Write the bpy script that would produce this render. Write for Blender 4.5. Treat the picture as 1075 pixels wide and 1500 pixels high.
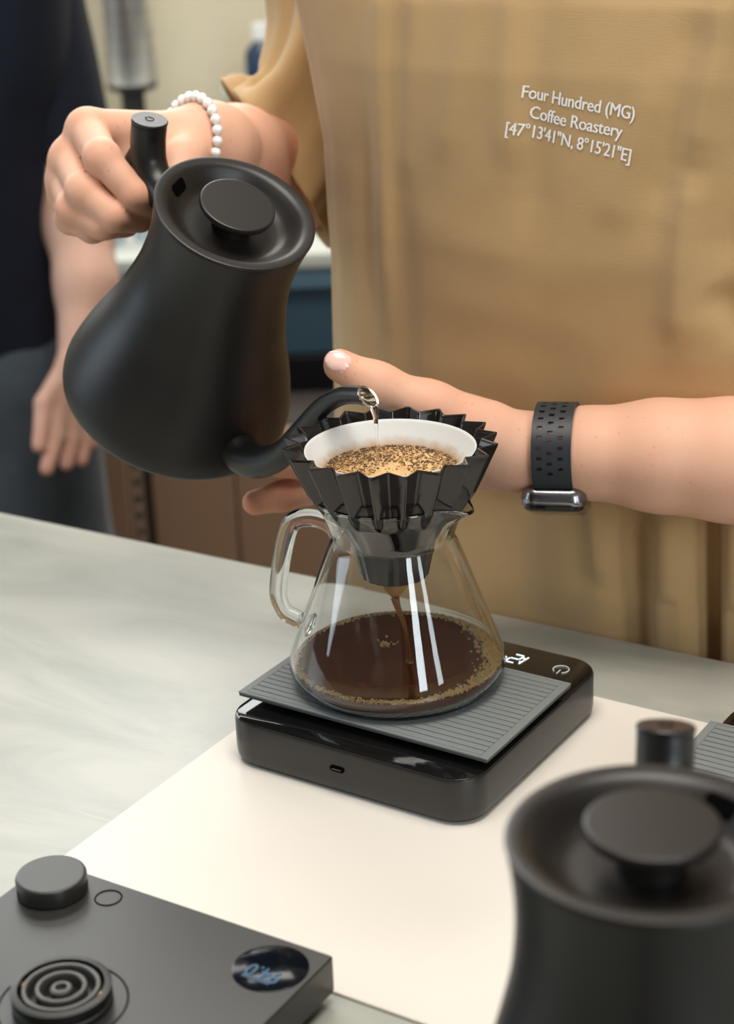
import bpy, bmesh, math, random
import numpy as np
from mathutils import Vector, Matrix
from mathutils.bvhtree import BVHTree
from mathutils.geometry import tessellate_polygon

random.seed(7)
RNG = np.random.default_rng(7)
for o in list(bpy.data.objects):
    bpy.data.objects.remove(o, do_unlink=True)
scene = bpy.context.scene
COL = scene.collection
R = math.radians
# ------------------------------------------------------------------ camera
# metres; counter top is z = 0, floor at z = -0.92
cam_d = bpy.data.cameras.new('camera')
cam = bpy.data.objects.new('camera', cam_d)
COL.objects.link(cam)
pitch, roll = R(21.69), R(-2.25)
cr = Vector((1, 0, 0)); cu = Vector((0, math.sin(pitch), math.cos(pitch)))
cw = Vector((0, math.cos(pitch), -math.sin(pitch)))
r2 = math.cos(roll) * cr + math.sin(roll) * cu
u2 = -math.sin(roll) * cr + math.cos(roll) * cu
M = Matrix((r2, u2, -cw)).transposed().to_4x4()
M.translation = (0, 0, 0.5221)
cam.matrix_world = M
cam_d.sensor_fit = 'VERTICAL'
cam_d.sensor_height = 36
cam_d.lens = 63.63
cam_d.clip_start = 0.02
cam_d.dof.use_dof = True
cam_d.dof.focus_distance = 1.01
cam_d.dof.aperture_fstop = 7.5
scene.camera = cam
# ------------------------------------------------------------------ world, lights, exposure
world = bpy.data.worlds.new('world')
scene.world = world
world.use_nodes = True
bg = world.node_tree.nodes['Background']
bg.inputs[0].default_value = (1.0, 0.95, 0.88, 1)
bg.inputs[1].default_value = 0.11


def area(name, loc, target, sx, sy, power, col):
    l = bpy.data.lights.new(name, 'AREA')
    l.shape = 'RECTANGLE'
    l.size, l.size_y, l.energy, l.color = sx, sy, power, col
    o = bpy.data.objects.new(name, l)
    COL.objects.link(o)
    o.location = loc
    o.rotation_euler = (Vector(target) - Vector(loc)).to_track_quat('-Z', 'Y').to_euler()
    return o


area('ceiling_panel_light', (0.10, 0.68, 2.0), (0.05, 0.85, 0), 1.3, 0.9, 33, (1, 0.95, 0.88))
area('wall_fill_light', (-0.2, 2.5, 1.9), (-0.25, 2.9, 0), 1.0, 0.7, 20, (1, 0.95, 0.86))  # added fill light, no lamp known here; brightens back wall and cabinet
area('window_light_back', (-0.95, 3.46, 1.35), (-0.95, 0.0, 1.35), 2.6, 1.3, 45, (0.93, 0.97, 1.0))
area('window_light_side', (-2.4, 1.3, 0.9), (-0.1, 1.1, 0.15), 1.2, 1.4, 16, (0.74, 0.88, 1.0))
area('window_light_behind', (1.15, -1.5, 1.0), (0.05, 1.0, 0.1), 0.42, 1.7, 21, (0.86, 0.94, 1.0))
area('window_light_behind_far', (2.0, -1.1, 1.0), (0.05, 1.0, 0.1), 0.3, 1.7, 10, (0.86, 0.94, 1.0))
scene.view_settings.view_transform = 'Standard'
scene.view_settings.look = 'None'
scene.view_settings.exposure = 0.34
scene.view_settings.gamma = 1.0
scene.view_settings.use_curve_mapping = False


# ------------------------------------------------------------------ helpers
def empty(name, loc=(0, 0, 0), rz=0.0):
    o = bpy.data.objects.new(name, None)
    COL.objects.link(o)
    o.empty_display_size = 0.02
    o.location = loc
    o.rotation_euler = (0, 0, rz)
    return o


def tag(o, label=None, cat=None, group=None, kind=None):
    if label: o['label'] = label
    if cat: o['category'] = cat
    if group: o['group'] = group
    if kind: o['kind'] = kind
    return o


def link(name, me, mat=None, parent=None, smooth=True, loc=None):
    o = bpy.data.objects.new(name, me)
    COL.objects.link(o)
    if mat is not None:
        for m in (mat if isinstance(mat, (list, tuple)) else [mat]):
            me.materials.append(m)
    if parent is not None: o.parent = parent
    if loc is not None: o.location = loc
    if smooth == 'auto':
        me.shade_smooth()
        me.set_sharp_from_angle(angle=R(38))
    elif smooth:
        me.shade_smooth()
    return o


def mesh(name, v, f, mat=None, parent=None, smooth='auto', loc=None):
    me = bpy.data.meshes.new(name)
    me.from_pydata([tuple(map(float, x)) for x in v], [], [tuple(map(int, x)) for x in f])
    me.update()
    return link(name, me, mat, parent, smooth, loc)


class MB:
    """collects pieces of one part"""
    def __init__(s): s.v, s.f = [], []

    def add(s, v, f):
        n = len(s.v)
        s.v += [tuple(map(float, x)) for x in v]
        s.f += [tuple(int(i) + n for i in q) for q in f]
        return s

    def build(s, name, mat=None, parent=None, smooth='auto', loc=None):
        return mesh(name, s.v, s.f, mat, parent, smooth, loc)


def loft(rings, cap0=True, cap1=True, closed=True):
    """rings: list of equal-length point lists"""
    n = len(rings[0])
    v = [p for r in rings for p in r]
    f = []
    for i in range(len(rings) - 1):
        for j in range(n if closed else n - 1):
            k = (j + 1) % n
            f.append((i * n + j, i * n + k, (i + 1) * n + k, (i + 1) * n + j))
    if cap0: f.append(tuple(range(n - 1, -1, -1)))
    if cap1: f.append(tuple(range((len(rings) - 1) * n, len(rings) * n)))
    return v, f


def lathe(prof, n=64, c=(0, 0, 0), cap0=False, cap1=False):
    rings = []
    for r, z in prof:
        rings.append([(c[0] + r * math.cos(2 * math.pi * j / n), c[1] + r * math.sin(2 * math.pi * j / n), c[2] + z) for j in range(n)])
    return loft(rings, cap0, cap1)


def spline(pts, n):
    """Catmull-Rom through points of any dimension"""
    P = np.array(pts, float)
    P = np.vstack([2 * P[0] - P[1], P, 2 * P[-1] - P[-2]])
    out = []
    m = len(P) - 3
    for t in np.linspace(0, m, n):
        i = min(int(t), m - 1); u = t - i
        a, b, c, d = P[i:i + 4]
        out.append(.5 * ((2 * b) + (c - a) * u + (2 * a - 5 * b + 4 * c - d) * u * u + (3 * b - a - 3 * c + d) * u ** 3))
    return np.array(out)


def tube(path, n=20, cap=True, squash=1.0):
    """path rows: x y z radius"""
    P = np.array(path, float)
    T = np.gradient(P[:, :3], axis=0)
    T /= np.linalg.norm(T, axis=1)[:, None]
    up = np.array([0, 0, 1.]) if abs(T[0][2]) < .9 else np.array([0, 1., 0])
    N = np.cross(T[0], up); N /= np.linalg.norm(N)
    rings = []
    for p, t in zip(P, T):
        N = N - t * (N @ t); N /= np.linalg.norm(N)
        B = np.cross(t, N)
        rings.append([p[:3] + p[3] * (math.cos(a) * N + squash * math.sin(a) * B) for a in np.linspace(0, 2 * math.pi, n, endpoint=False)])
    return loft(rings, cap, cap)


def bevel_box(sx, sy, sz, b=0.002, seg=2, c=(0, 0, 0)):
    bm = bmesh.new()
    bmesh.ops.create_cube(bm, size=1)
    bmesh.ops.scale(bm, vec=(sx, sy, sz), verts=bm.verts)
    if b > 0:
        bmesh.ops.bevel(bm, geom=list(bm.edges), offset=b, segments=seg, affect='EDGES', profile=.5)
    bm.verts.index_update()
    v = [(x.co.x + c[0], x.co.y + c[1], x.co.z + c[2]) for x in bm.verts]
    f = [[q.index for q in p.verts] for p in bm.faces]
    bm.free()
    return v, f


def rrect(hx, hy, rad, n=10):
    pts = []
    for cx, cy, a0 in ((hx - rad, hy - rad, 0), (-hx + rad, hy - rad, 90), (-hx + rad, -hy + rad, 180), (hx - rad, -hy + rad, 270)):
        for a in np.linspace(a0, a0 + 90, n):
            pts.append((cx + rad * math.cos(R(a)), cy + rad * math.sin(R(a))))
    return pts


def rrect_prism(hx, hy, rad, rows, c=(0, 0)):
    """rows: (z, inset)"""
    rings = []
    for z, ins in rows:
        rings.append([(x + c[0], y + c[1], z) for x, y in rrect(hx - ins, hy - ins, max(rad - ins, .0004))])
    return loft(rings)


def text_geo(s, size=1.0, extrude=0.0, align='CENTER', spacing=1.0, offset=0.0):
    cu_ = bpy.data.curves.new('text_tmp', 'FONT')
    cu_.body = s; cu_.size = size; cu_.extrude = extrude
    cu_.align_x = align; cu_.offset = offset; cu_.resolution_u = 3
    cu_.space_character = spacing
    o = bpy.data.objects.new('text_tmp', cu_)
    COL.objects.link(o)
    dg = bpy.context.evaluated_depsgraph_get()
    me = bpy.data.meshes.new_from_object(o.evaluated_get(dg))
    v = [tuple(x.co) for x in me.vertices]; f = [tuple(p.vertices) for p in me.polygons]
    bpy.data.objects.remove(o, do_unlink=True)
    bpy.data.meshes.remove(me)
    return v, f


# ------------------------------------------------------------------ materials
def pmat(name, col, rough=.5, metal=0.0, noise=None, bump=None, coords='Object', **kw):
    """principled with optional colour noise (scale, amount or second colour) and bump (scale, strength)"""
    m = bpy.data.materials.new(name); m.use_nodes = True
    nt = m.node_tree; N = nt.nodes; Lk = nt.links
    b = N['Principled BSDF']
    b.inputs['Base Color'].default_value = (*col, 1)
    b.inputs['Roughness'].default_value = rough
    b.inputs['Metallic'].default_value = metal
    for k, v in kw.items():
        b.inputs[k.replace('_', ' ')].default_value = v
    tc = N.new('ShaderNodeTexCoord')
    if noise:
        sc, c2, lo, hi = noise[:4]
        mp = N.new('ShaderNodeMapping'); Lk.new(tc.outputs[coords], mp.inputs[0])
        if len(noise) > 4: mp.inputs['Scale'].default_value = noise[4]
        t = N.new('ShaderNodeTexNoise'); t.inputs['Scale'].default_value = sc; t.inputs['Detail'].default_value = 6
        t.inputs['Roughness'].default_value = .6
        Lk.new(mp.outputs[0], t.inputs[0])
        rp = N.new('ShaderNodeValToRGB')
        rp.color_ramp.elements[0].position = lo; rp.color_ramp.elements[1].position = hi
        rp.color_ramp.elements[0].color = (*col, 1); rp.color_ramp.elements[1].color = (*c2, 1)
        Lk.new(t.outputs['Fac'], rp.inputs[0]); Lk.new(rp.outputs[0], b.inputs['Base Color'])
    if bump:
        t2 = N.new('ShaderNodeTexNoise'); t2.inputs['Scale'].default_value = bump[0]; t2.inputs['Detail'].default_value = 4
        Lk.new(tc.outputs[coords], t2.inputs[0])
        bp = N.new('ShaderNodeBump'); bp.inputs['Strength'].default_value = bump[1]; bp.inputs['Distance'].default_value = bump[2] if len(bump) > 2 else .001
        Lk.new(t2.outputs['Fac'], bp.inputs['Height']); Lk.new(bp.outputs[0], b.inputs['Normal'])
    return m


def emit(name, col, s):
    m = pmat(name, (0, 0, 0), .4)
    b = m.node_tree.nodes['Principled BSDF']
    b.inputs['Emission Color'].default_value = (*col, 1)
    b.inputs['Emission Strength'].default_value = s
    return m


def glass(name, col=(1, 1, 1), rough=0.0, ior=1.47):
    m = bpy.data.materials.new(name); m.use_nodes = True
    nt = m.node_tree
    nt.nodes.remove(nt.nodes['Principled BSDF'])
    g = nt.nodes.new('ShaderNodeBsdfGlass')
    g.inputs['Color'].default_value = (*col, 1); g.inputs['Roughness'].default_value = rough; g.inputs['IOR'].default_value = ior
    nt.links.new(g.outputs[0], nt.nodes['Material Output'].inputs[0])
    return m


def skin_mat(name, base, flush):
    m = pmat(name, base, .56, Subsurface_Weight=.15, Subsurface_Scale=.004, Specular_IOR_Level=.28)
    nt = m.node_tree; N = nt.nodes; Lk = nt.links; b = N['Principled BSDF']
    b.inputs['Subsurface Radius'].default_value = (1, .35, .2)
    tc = N.new('ShaderNodeTexCoord')
    n1 = N.new('ShaderNodeTexNoise'); n1.inputs['Scale'].default_value = 38; n1.inputs['Detail'].default_value = 5
    n2 = N.new('ShaderNodeTexNoise'); n2.inputs['Scale'].default_value = 700; n2.inputs['Detail'].default_value = 3
    n3 = N.new('ShaderNodeTexVoronoi'); n3.inputs['Scale'].default_value = 130
    for n in (n1, n2, n3): Lk.new(tc.outputs['Object'], n.inputs[0])
    at = N.new('ShaderNodeAttribute'); at.attribute_name = 'flush'
    mx = N.new('ShaderNodeMix'); mx.data_type = 'RGBA'
    mx.inputs[6].default_value = (*base, 1); mx.inputs[7].default_value = (*flush, 1)
    ma = N.new('ShaderNodeMath'); ma.operation = 'MULTIPLY_ADD'; ma.inputs[1].default_value = .55; ma.inputs[2].default_value = -.18
    ad = N.new('ShaderNodeMath'); ad.operation = 'ADD'; ad.use_clamp = True
    Lk.new(n1.outputs['Fac'], ma.inputs[0]); Lk.new(ma.outputs[0], ad.inputs[0]); Lk.new(at.outputs['Fac'], ad.inputs[1])
    Lk.new(ad.outputs[0], mx.inputs[0])
    # sparse freckles
    rp = N.new('ShaderNodeValToRGB'); rp.color_ramp.elements[0].position = .06; rp.color_ramp.elements[1].position = .16
    rp.color_ramp.elements[0].color = (.86, .72, .62, 1); rp.color_ramp.elements[1].color = (1, 1, 1, 1)
    Lk.new(n3.outputs['Distance'], rp.inputs[0])
    mu = N.new('ShaderNodeMix'); mu.data_type = 'RGBA'; mu.blend_type = 'MULTIPLY'; mu.inputs[0].default_value = .6
    Lk.new(mx.outputs[2], mu.inputs[6]); Lk.new(rp.outputs[0], mu.inputs[7]); Lk.new(mu.outputs[2], b.inputs['Base Color'])
    bp = N.new('ShaderNodeBump'); bp.inputs['Strength'].default_value = .18; bp.inputs['Distance'].default_value = .0006
    Lk.new(n2.outputs['Fac'], bp.inputs['Height']); Lk.new(bp.outputs[0], b.inputs['Normal'])
    return m


def cloth_mat(name, c1, c2, bumpd=.0004, sheen=.2):
    m = pmat(name, c1, .85, noise=(28, c2, .3, .75), Specular_IOR_Level=.25, Sheen_Weight=sheen, Sheen_Roughness=.5)
    nt = m.node_tree; N = nt.nodes; Lk = nt.links; b = N['Principled BSDF']
    tc = N.new('ShaderNodeTexCoord')
    mp = N.new('ShaderNodeMapping'); mp.inputs['Scale'].default_value = (60, 60, 420)
    Lk.new(tc.outputs['Object'], mp.inputs[0])
    n = N.new('ShaderNodeTexNoise'); n.inputs['Scale'].default_value = 3; n.inputs['Detail'].default_value = 4
    Lk.new(mp.outputs[0], n.inputs[0])
    bp = N.new('ShaderNodeBump'); bp.inputs['Strength'].default_value = .35; bp.inputs['Distance'].default_value = bumpd
    Lk.new(n.outputs['Fac'], bp.inputs['Height']); Lk.new(bp.outputs[0], b.inputs['Normal'])
    return m


M_ = {}
M_['kettle'] = pmat('matte_black_coating', (.0080, .0068, .0061), .40, Specular_IOR_Level=.36, bump=(900, .08, .0003))
M_['kettle_lid'] = pmat('matte_black_lid', (.0115, .0098, .0086), .38, Specular_IOR_Level=.42, bump=(900, .08, .0003))
M_['handle'] = pmat('black_grip', (.0095, .0088, .0082), .38)
M_['void'] = pmat('dark_slot', (.0006, .0006, .0006), .9, Specular_IOR_Level=.05)
M_['steel'] = pmat('brushed_steel', (.80, .78, .75), .28, 1.0, noise=(8, (.60, .59, .57), .3, .7, (1, 1, 12)))
M_['tip_steel'] = pmat('polished_steel', (.85, .80, .72), .16, 1.0)
M_['gloss_black'] = pmat('glossy_black_acrylic', (.006, .006, .006), .06)
M_['scale_side'] = pmat('satin_black_side', (.018, .017, .0155), .30)
M_['tray'] = pmat('grey_rubber_tray', (.175, .190, .183), .55, bump=(500, .1, .0003))
M_['groove_shade'] = pmat('tray_groove_shade', (.05, .055, .05), .7)  # darker than the tray: recess shade put into the plate colour
M_['led'] = emit('white_led', (.85, .97, 1), 1.3)
M_['icon'] = pmat('grey_icon_print', (.55, .52, .48), .5)
M_['blue_led'] = emit('dim_blue_led', (.07, .34, .62), .30)
M_['blue_reflection'] = emit('dim_blue_reflection', (.03, .13, .28), .32)  # faint glow painted in for a reflection on the round display
M_['screen'] = pmat('round_screen', (.003, .005, .008), .12, Specular_IOR_Level=.2)
M_['base'] = pmat('base_dark_plastic', (.024, .024, .0225), .36, bump=(800, .1, .0003))
M_['rubber'] = pmat('connector_rubber', (.012, .012, .011), .4)
M_['ring_plastic'] = pmat('connector_ring', (.07, .067, .06), .4)
M_['gold'] = pmat('gold_contact', (.9, .6, .3), .25, 1.0)
M_['glass'] = glass('clear_glass', (.985, .99, .985))
M_['water'] = glass('water', (1, 1, 1), 0, 1.33)
M_['dripper'] = pmat('smoky_black_resin', (.017, .0135, .0115), .13, Transmission_Weight=.06, IOR=1.5, Specular_IOR_Level=.5)
M_['mat'] = pmat('cream_mat', (.74, .685, .605), .48, noise=(3, (.76, .705, .625), .3, .7), bump=(350, .06, .0005))
M_['floor'] = pmat('floor_grey', (.22, .20, .18), .6, noise=(5, (.27, .25, .22), .3, .7))
M_['wall'] = pmat('beige_wall_paint', (.74, .66, .47), .8, noise=(3, (.69, .62, .47), .3, .7))
M_['ceil'] = pmat('white_ceiling_paint', (.8, .78, .74), .8)
M_['navy'] = cloth_mat('navy_cotton', (.0070, .0095, .0190), (.0090, .0125, .0250), .0004, .03)
M_['denim'] = cloth_mat('grey_blue_cotton', (.050, .066, .082), (.066, .084, .10))
M_['tan'] = cloth_mat('tan_cotton', (.470, .305, .142), (.440, .282, .126), .0003)
M_['white_print'] = pmat('white_print', (.88, .85, .80), .6)
M_['pearl'] = pmat('white_stone_bead', (.86, .83, .80), .22, Coat_Weight=.5)
M_['skin'] = skin_mat('skin_fair', (.71, .415, .285), (.68, .27, .16))
M_['skin2'] = skin_mat('skin_fair_other', (.66, .42, .32), (.62, .32, .24))
M_['nail'] = pmat('finger_nail', (.86, .55, .47), .18)
M_['hair'] = pmat('brown_hair', (.06, .035, .02), .5)
M_['eye'] = pmat('eye_white', (.8, .78, .75), .2)
M_['watch_band'] = pmat('navy_rubber_band', (.020, .025, .030), .5)
M_['watch_case'] = pmat('graphite_case', (.30, .30, .31), .22, 1.0)
M_['watch_screen'] = pmat('watch_glass', (.006, .006, .006), .05)
M_['cabinet'] = pmat('brown_wood_board', (.25, .150, .090), .55, noise=(4, (.29, .180, .112), .3, .7, (1, 1, .15)))
M_['strip'] = pmat('brown_metal_strip', (.30, .20, .135), .5)
M_['dark_gap'] = pmat('dark_brown_edge', (.03, .018, .012), .7)
M_['blue_steel'] = pmat('blue_grey_steel', (.085, .165, .235), .35, .55)
M_['blue_light'] = pmat('pale_blue_steel_lip', (.16, .30, .40), .3, .4)
M_['ledge'] = pmat('pale_ledge', (.58, .60, .55), .35)
M_['black_panel'] = pmat('black_appliance', (.006, .006, .007), .4)
M_['cap_white'] = pmat('white_cap', (.75, .75, .74), .4)
M_['bottle_blue'] = pmat('dark_blue_bottle', (.012, .035, .085), .2)
M_['pitcher'] = pmat('pale_blue_steel', (.55, .65, .75), .25, .7)


def stone_mat():
    m = pmat('pale_stone_top', (.40, .405, .36), .24, IOR=1.55)
    nt = m.node_tree; N = nt.nodes; Lk = nt.links; b = N['Principled BSDF']
    tc = N.new('ShaderNodeTexCoord')
    mp = N.new('ShaderNodeMapping'); mp.inputs['Rotation'].default_value = (0, 0, R(-35)); mp.inputs['Scale'].default_value = (1.4, 4.0, 1)
    Lk.new(tc.outputs['Object'], mp.inputs[0])
    n1 = N.new('ShaderNodeTexNoise'); n1.inputs['Scale'].default_value = 3.2; n1.inputs['Detail'].default_value = 8; n1.inputs['Roughness'].default_value = .62
    n1.inputs['Distortion'].default_value = .9
    Lk.new(mp.outputs[0], n1.inputs[0])
    rp = N.new('ShaderNodeValToRGB')
    e = rp.color_ramp.elements
    e[0].position = .34; e[0].color = (.305, .322, .280, 1)
    e[1].position = .64; e[1].color = (.440, .438, .385, 1)
    Lk.new(n1.outputs['Fac'], rp.inputs[0])
    # fine pale scratches
    mp2 = N.new('ShaderNodeMapping'); mp2.inputs['Rotation'].default_value = (0, 0, R(28)); mp2.inputs['Scale'].default_value = (3, 60, 1)
    Lk.new(tc.outputs['Object'], mp2.inputs[0])
    n2 = N.new('ShaderNodeTexNoise'); n2.inputs['Scale'].default_value = 4; n2.inputs['Detail'].default_value = 3
    Lk.new(mp2.outputs[0], n2.inputs[0])
    r2_ = N.new('ShaderNodeValToRGB'); r2_.color_ramp.elements[0].position = .66; r2_.color_ramp.elements[1].position = .78
    r2_.color_ramp.elements[0].color = (0, 0, 0, 1); r2_.color_ramp.elements[1].color = (.55, .55, .55, 1)
    Lk.new(n2.outputs['Fac'], r2_.inputs[0])
    mx = N.new('ShaderNodeMix'); mx.data_type = 'RGBA'
    mx.inputs[7].default_value = (.55, .54, .48, 1)
    Lk.new(r2_.outputs[0], mx.inputs[0]); Lk.new(rp.outputs[0], mx.inputs[6]); Lk.new(mx.outputs[2], b.inputs['Base Color'])
    mr = N.new('ShaderNodeMapRange'); mr.inputs['To Min'].default_value = .30; mr.inputs['To Max'].default_value = .42
    Lk.new(n1.outputs['Fac'], mr.inputs[0]); Lk.new(mr.outputs[0], b.inputs['Roughness'])
    return m


M_['stone'] = stone_mat()

# ------------------------------------------------------------------ setting
YAW = R(-32.5)                       # counter, scales, bases share this heading
EX = np.array([math.cos(YAW), math.sin(YAW)]); EN = np.array([-math.sin(YAW), math.cos(YAW)])
FL = -0.92
tag(mesh('floor', [(-4, -2.5, FL), (4, -2.5, FL), (4, 4.5, FL), (-4, 4.5, FL)], [(0, 1, 2, 3)], M_['floor'], smooth=False), kind='structure')
tag(mesh('wall_back', *bevel_box(6.5, .1, 3.2, 0, 1), M_['wall'], smooth=False, loc=(0, 3.55, .68)), kind='structure')

wf = MB()
for dx, dz, sx, sz in ((-1.335, 0, .07, 1.44), (1.335, 0, .07, 1.44), (0, .685, 2.74, .07), (0, -.685, 2.74, .07)):
    wf.add(*bevel_box(sx, .05, sz, .004, 1, (dx, 0, dz)))
win = wf.build('window_1', M_['ceil'], None, loc=(-.95, 3.476, 1.35))
tag(win, kind='structure')

# counter: far edge on the line n.p = ES
LINE_YAW = math.atan2(-.517, .856)
LV = np.array([.856, -.517]); NV = np.array([.517, .856])
ES = float(np.array([.2114, 1.0413]) @ NV)
ctr = empty('counter', (0, 0, 0))
uc = float(np.array([.0, 1.0]) @ LV)
cpos = LV * (uc + .15) + NV * (ES - .55)
top = mesh('worktop', *bevel_box(3.0, 1.1, .04, .003, 2), M_['stone'], ctr, loc=(cpos[0], cpos[1], -.02))
top.rotation_euler.z = LINE_YAW
cp2 = LV * (uc + .15) + NV * (ES - .60)
bd = mesh('body', *bevel_box(2.8, .9, .875, .004, 1), M_['cabinet'], ctr, loc=(cp2[0], cp2[1], FL + .4405))
bd.rotation_euler.z = LINE_YAW
tag(ctr, 'pale grey green stone topped counter in front of the barista', 'counter')

MT = .0015
n_mid = (.9064 + .5807) / 2
m_u0, m_u1 = -.589, .30
mc = EX * ((m_u0 + m_u1) / 2) + EN * n_mid
mt = mesh('counter_mat', *rrect_prism((m_u1 - m_u0) / 2, (.9064 - .5807) / 2, .002, [(0, 0), (MT - .0004, 0), (MT, .0004)]), M_['mat'], loc=(mc[0], mc[1], .0001))
mt.rotation_euler.z = YAW
tag(mt, 'smooth cream white mat lying on the stone counter under the scales', 'mat')


# ------------------------------------------------------------------ scales
SEG = {'0': 'abcdef', '1': 'bc', '2': 'abged', '3': 'abgcd', '4': 'fgbc', '5': 'afgcd', '6': 'afgedc', '7': 'abc', '8': 'abcdefg', '9': 'abcdfg'}


def seven(ch, w=.0060, h=.0110, t=.0008):
    """flat lit bars of one digit in local xy, centred"""
    mb = MB()
    pos = dict(a=(0, h / 2, 1), d=(0, -h / 2, 1), g=(0, 0, 1), f=(-w / 2, h / 4, 0), b=(w / 2, h / 4, 0), e=(-w / 2, -h / 4, 0), c=(w / 2, -h / 4, 0))
    for s in SEG[ch]:
        x, y, hor = pos[s]
        L_ = (w if hor else h / 2) * .86
        v, f = bevel_box(L_ if hor else t, t if hor else L_, .0002, 0, 1, (x, y, 0))
        mb.add([(a + b_ * .14, b_, c_) for a, b_, c_ in v], f)
    return mb


def make_scale(lit=True):
    root = empty('coffee_scale')
    HX, HY, RD = .0822, .0827, .020
    mesh('body', *rrect_prism(HX, HY, RD, [(.0008, .004), (.0018, .0018), (.004, .0006), (.008, 0), (.0262, 0), (.0278, .0005)]), M_['scale_side'], root)
    mesh('top_panel', *rrect_prism(HX, HY, RD, [(.0272, .0009), (.0284, .0010), (.0288, .0018)]), M_['gloss_black'], root)
    py0, py1, pz = -.0644, .0362, .0368
    cy, hy = (py0 + py1) / 2, (py1 - py0) / 2
    hx = .0826
    pl = empty('platform'); pl.parent = root
    mesh('plate', *rrect_prism(hx, hy, .0012, [(.0338, .0006), (.0343, 0), (.0358, 0)], (0, cy)), M_['groove_shade'], pl)
    mesh('support', *rrect_prism(hx - .03, hy - .02, .006, [(.0286, 0), (.0340, 0)], (0, cy)), M_['black_panel'], pl)
    # raised border and ribs leave narrow grooves between them
    bw = .0050
    fr = MB()
    gx = hx - bw
    for sx in (-1, 1):
        fr.add(*bevel_box(bw, 2 * hy, .0012, .0003, 1, (sx * (hx - bw / 2), cy, pz - .0006)))
    fr.add(*bevel_box(2 * gx + .0002, .0022, .0012, .0002, 1, (0, py1 - .0011, pz - .0006)))
    fr.add(*bevel_box(2 * gx + .0002, .0022, .0012, .0002, 1, (0, py0 + .0011, pz - .0006)))
    fr.build('rim', M_['tray'], pl)
    nr = 19
    ys = np.linspace(py0 + .0022, py1 - .0022, nr + 1)
    g = .00075
    rib_me = None
    for i in range(nr):
        y0, y1 = ys[i] + g / 2, ys[i + 1] - g / 2
        if rib_me is None:
            o = mesh('rib', *bevel_box(2 * gx, y1 - y0, .0012, .0002, 1), M_['tray'], pl)
            rib_me = o.data
        else:
            o = link('rib', rib_me, None, pl, False)
        o.location = (0, (y0 + y1) / 2, pz - .0006)
    zt = .0289
    # display, read from the far side
    if lit:
        x = .0405
        for ch, dx in (('1', 0), (':', -.0042), ('2', -.0092), ('4', -.0175), ('9', -.052), ('.', -.0565), ('5', -.0615), ('6', -.0700), ('1', -.0782)):
            if ch in ':.':
                mb = MB()
                for yy in ((-.0025, .0025) if ch == ':' else (.0056,)):
                    mb.add(*bevel_box(.0013, .0013, .0002, 0, 1, (0, yy, 0)))
                o = mb.build('display_dot', M_['led'], root)
            else:
                o = seven(ch).build('display_digit', M_['led'], root)
            o.location = (x + dx, .0632, zt)
            o.rotation_euler.z = math.pi
        tg = mesh('display_unit', *text_geo('g', .0085, .0001), M_['led'], root, smooth=False)
        tg.location = (-.046, .0655, zt); tg.rotation_euler.z = math.pi
    ic = MB()
    rr = .0048
    arc = [(rr * math.cos(a), rr * math.sin(a), 0, .0004) for a in np.linspace(R(-60), R(240), 30)]
    ic.add(*tube(arc, 6)); ic.add(*tube([(0, -.0062, 0, .0004), (0, -.0008, 0, .0004)], 6))
    ic.build('power_icon', M_['icon'], root, loc=(.0625, .0632, zt))
    up = empty('charging_port'); up.parent = root
    v, f = rrect_prism(.0045, .0017, .0015, [(0, 0), (.0012, 0)])
    mesh('port_rim', [(x, -z, y) for x, y, z in v], f, M_['void'], up, loc=(-.0026, -HY + .0004, .0165))
    v, f = bevel_box(.0060, .0006, .0005, 0, 1)
    mesh('port_contact', v, f, M_['ring_plastic'], up, loc=(-.0026, -HY - .0009, .0163))
    return root


SC_YAW = R(-33.18)
sc = make_scale()
sc.location = (.0253, .9506, MT + .0001); sc.rotation_euler.z = SC_YAW
tag(sc, 'black digital coffee scale with grey ribbed platform under the glass carafe', 'scale', 'coffee scales on the mat')


def copy_tree(o, parent=None):
    c = o.copy(); COL.objects.link(c); c.parent = parent
    for ch in list(o.children): copy_tree(ch, c)
    return c


sc2 = copy_tree(sc)
sc2.location = (.2347, .8092, MT + .0001)
tag(sc2, 'empty black scale with grey ribbed platform behind the standing kettle', 'scale', 'coffee scales on the mat')

# ------------------------------------------------------------------ carafe
CX, CY = .0145, .9544
TZ = .0368 + MT + .0002
carafe = empty('glass_carafe', (CX, CY, TZ))
tag(carafe, 'clear glass carafe with looped handle holding brewed coffee', 'carafe')
outer = [(.0005, 0.0004), (.030, .0002), (.052, .0000), (.0590, .0012), (.0622, .0048), (.0634, .0105), (.0626, .0165),
         (.0560, .034), (.0490, .0530), (.0420, .0720), (.0372, .0845), (.0352, .0890), (.0350, .0905), (.0362, .0945), (.0400, .1050), (.0440, .1138), (.0458, .1156), (.0464, .1166), (.0463, .1175)]
w = .0017
inner = [(.0456, .1181), (.0447, .1180), (.0440, .1172), (.0425, .1138), (.0384, .1046), (.0346, .0945), (.0334, .0905), (.0336, .0885), (.0356, .0838), (.0404, .0714), (.0474, .0524), (.0544, .0336),
         (.0609, .0163), (.0617, .0108), (.0606, .0064), (.0578, .0036), (.051, .0022), (.030, .0020), (.0005, .0022)]
prof = outer + inner
NL = 96
SP = R(-40)
rings = []
for r_, z in prof:
    ring = []
    for j in range(NL):
        a = 2 * math.pi * j / NL
        rr, zz = r_, z
        k = max(0., min(1., (z - .096) / .020))
        da = (a - SP + math.pi) % (2 * math.pi) - math.pi
        lobe = math.exp(-(da / .17) ** 2)
        rr += k * k * .0100 * lobe
        zz -= k * k * .0018 * lobe
        zz += k * k * .0012 * math.exp(-((abs(da) - .42) / .22) ** 2)
        ring.append((rr * math.cos(a), rr * math.sin(a), zz))
    rings.append(ring)
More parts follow.
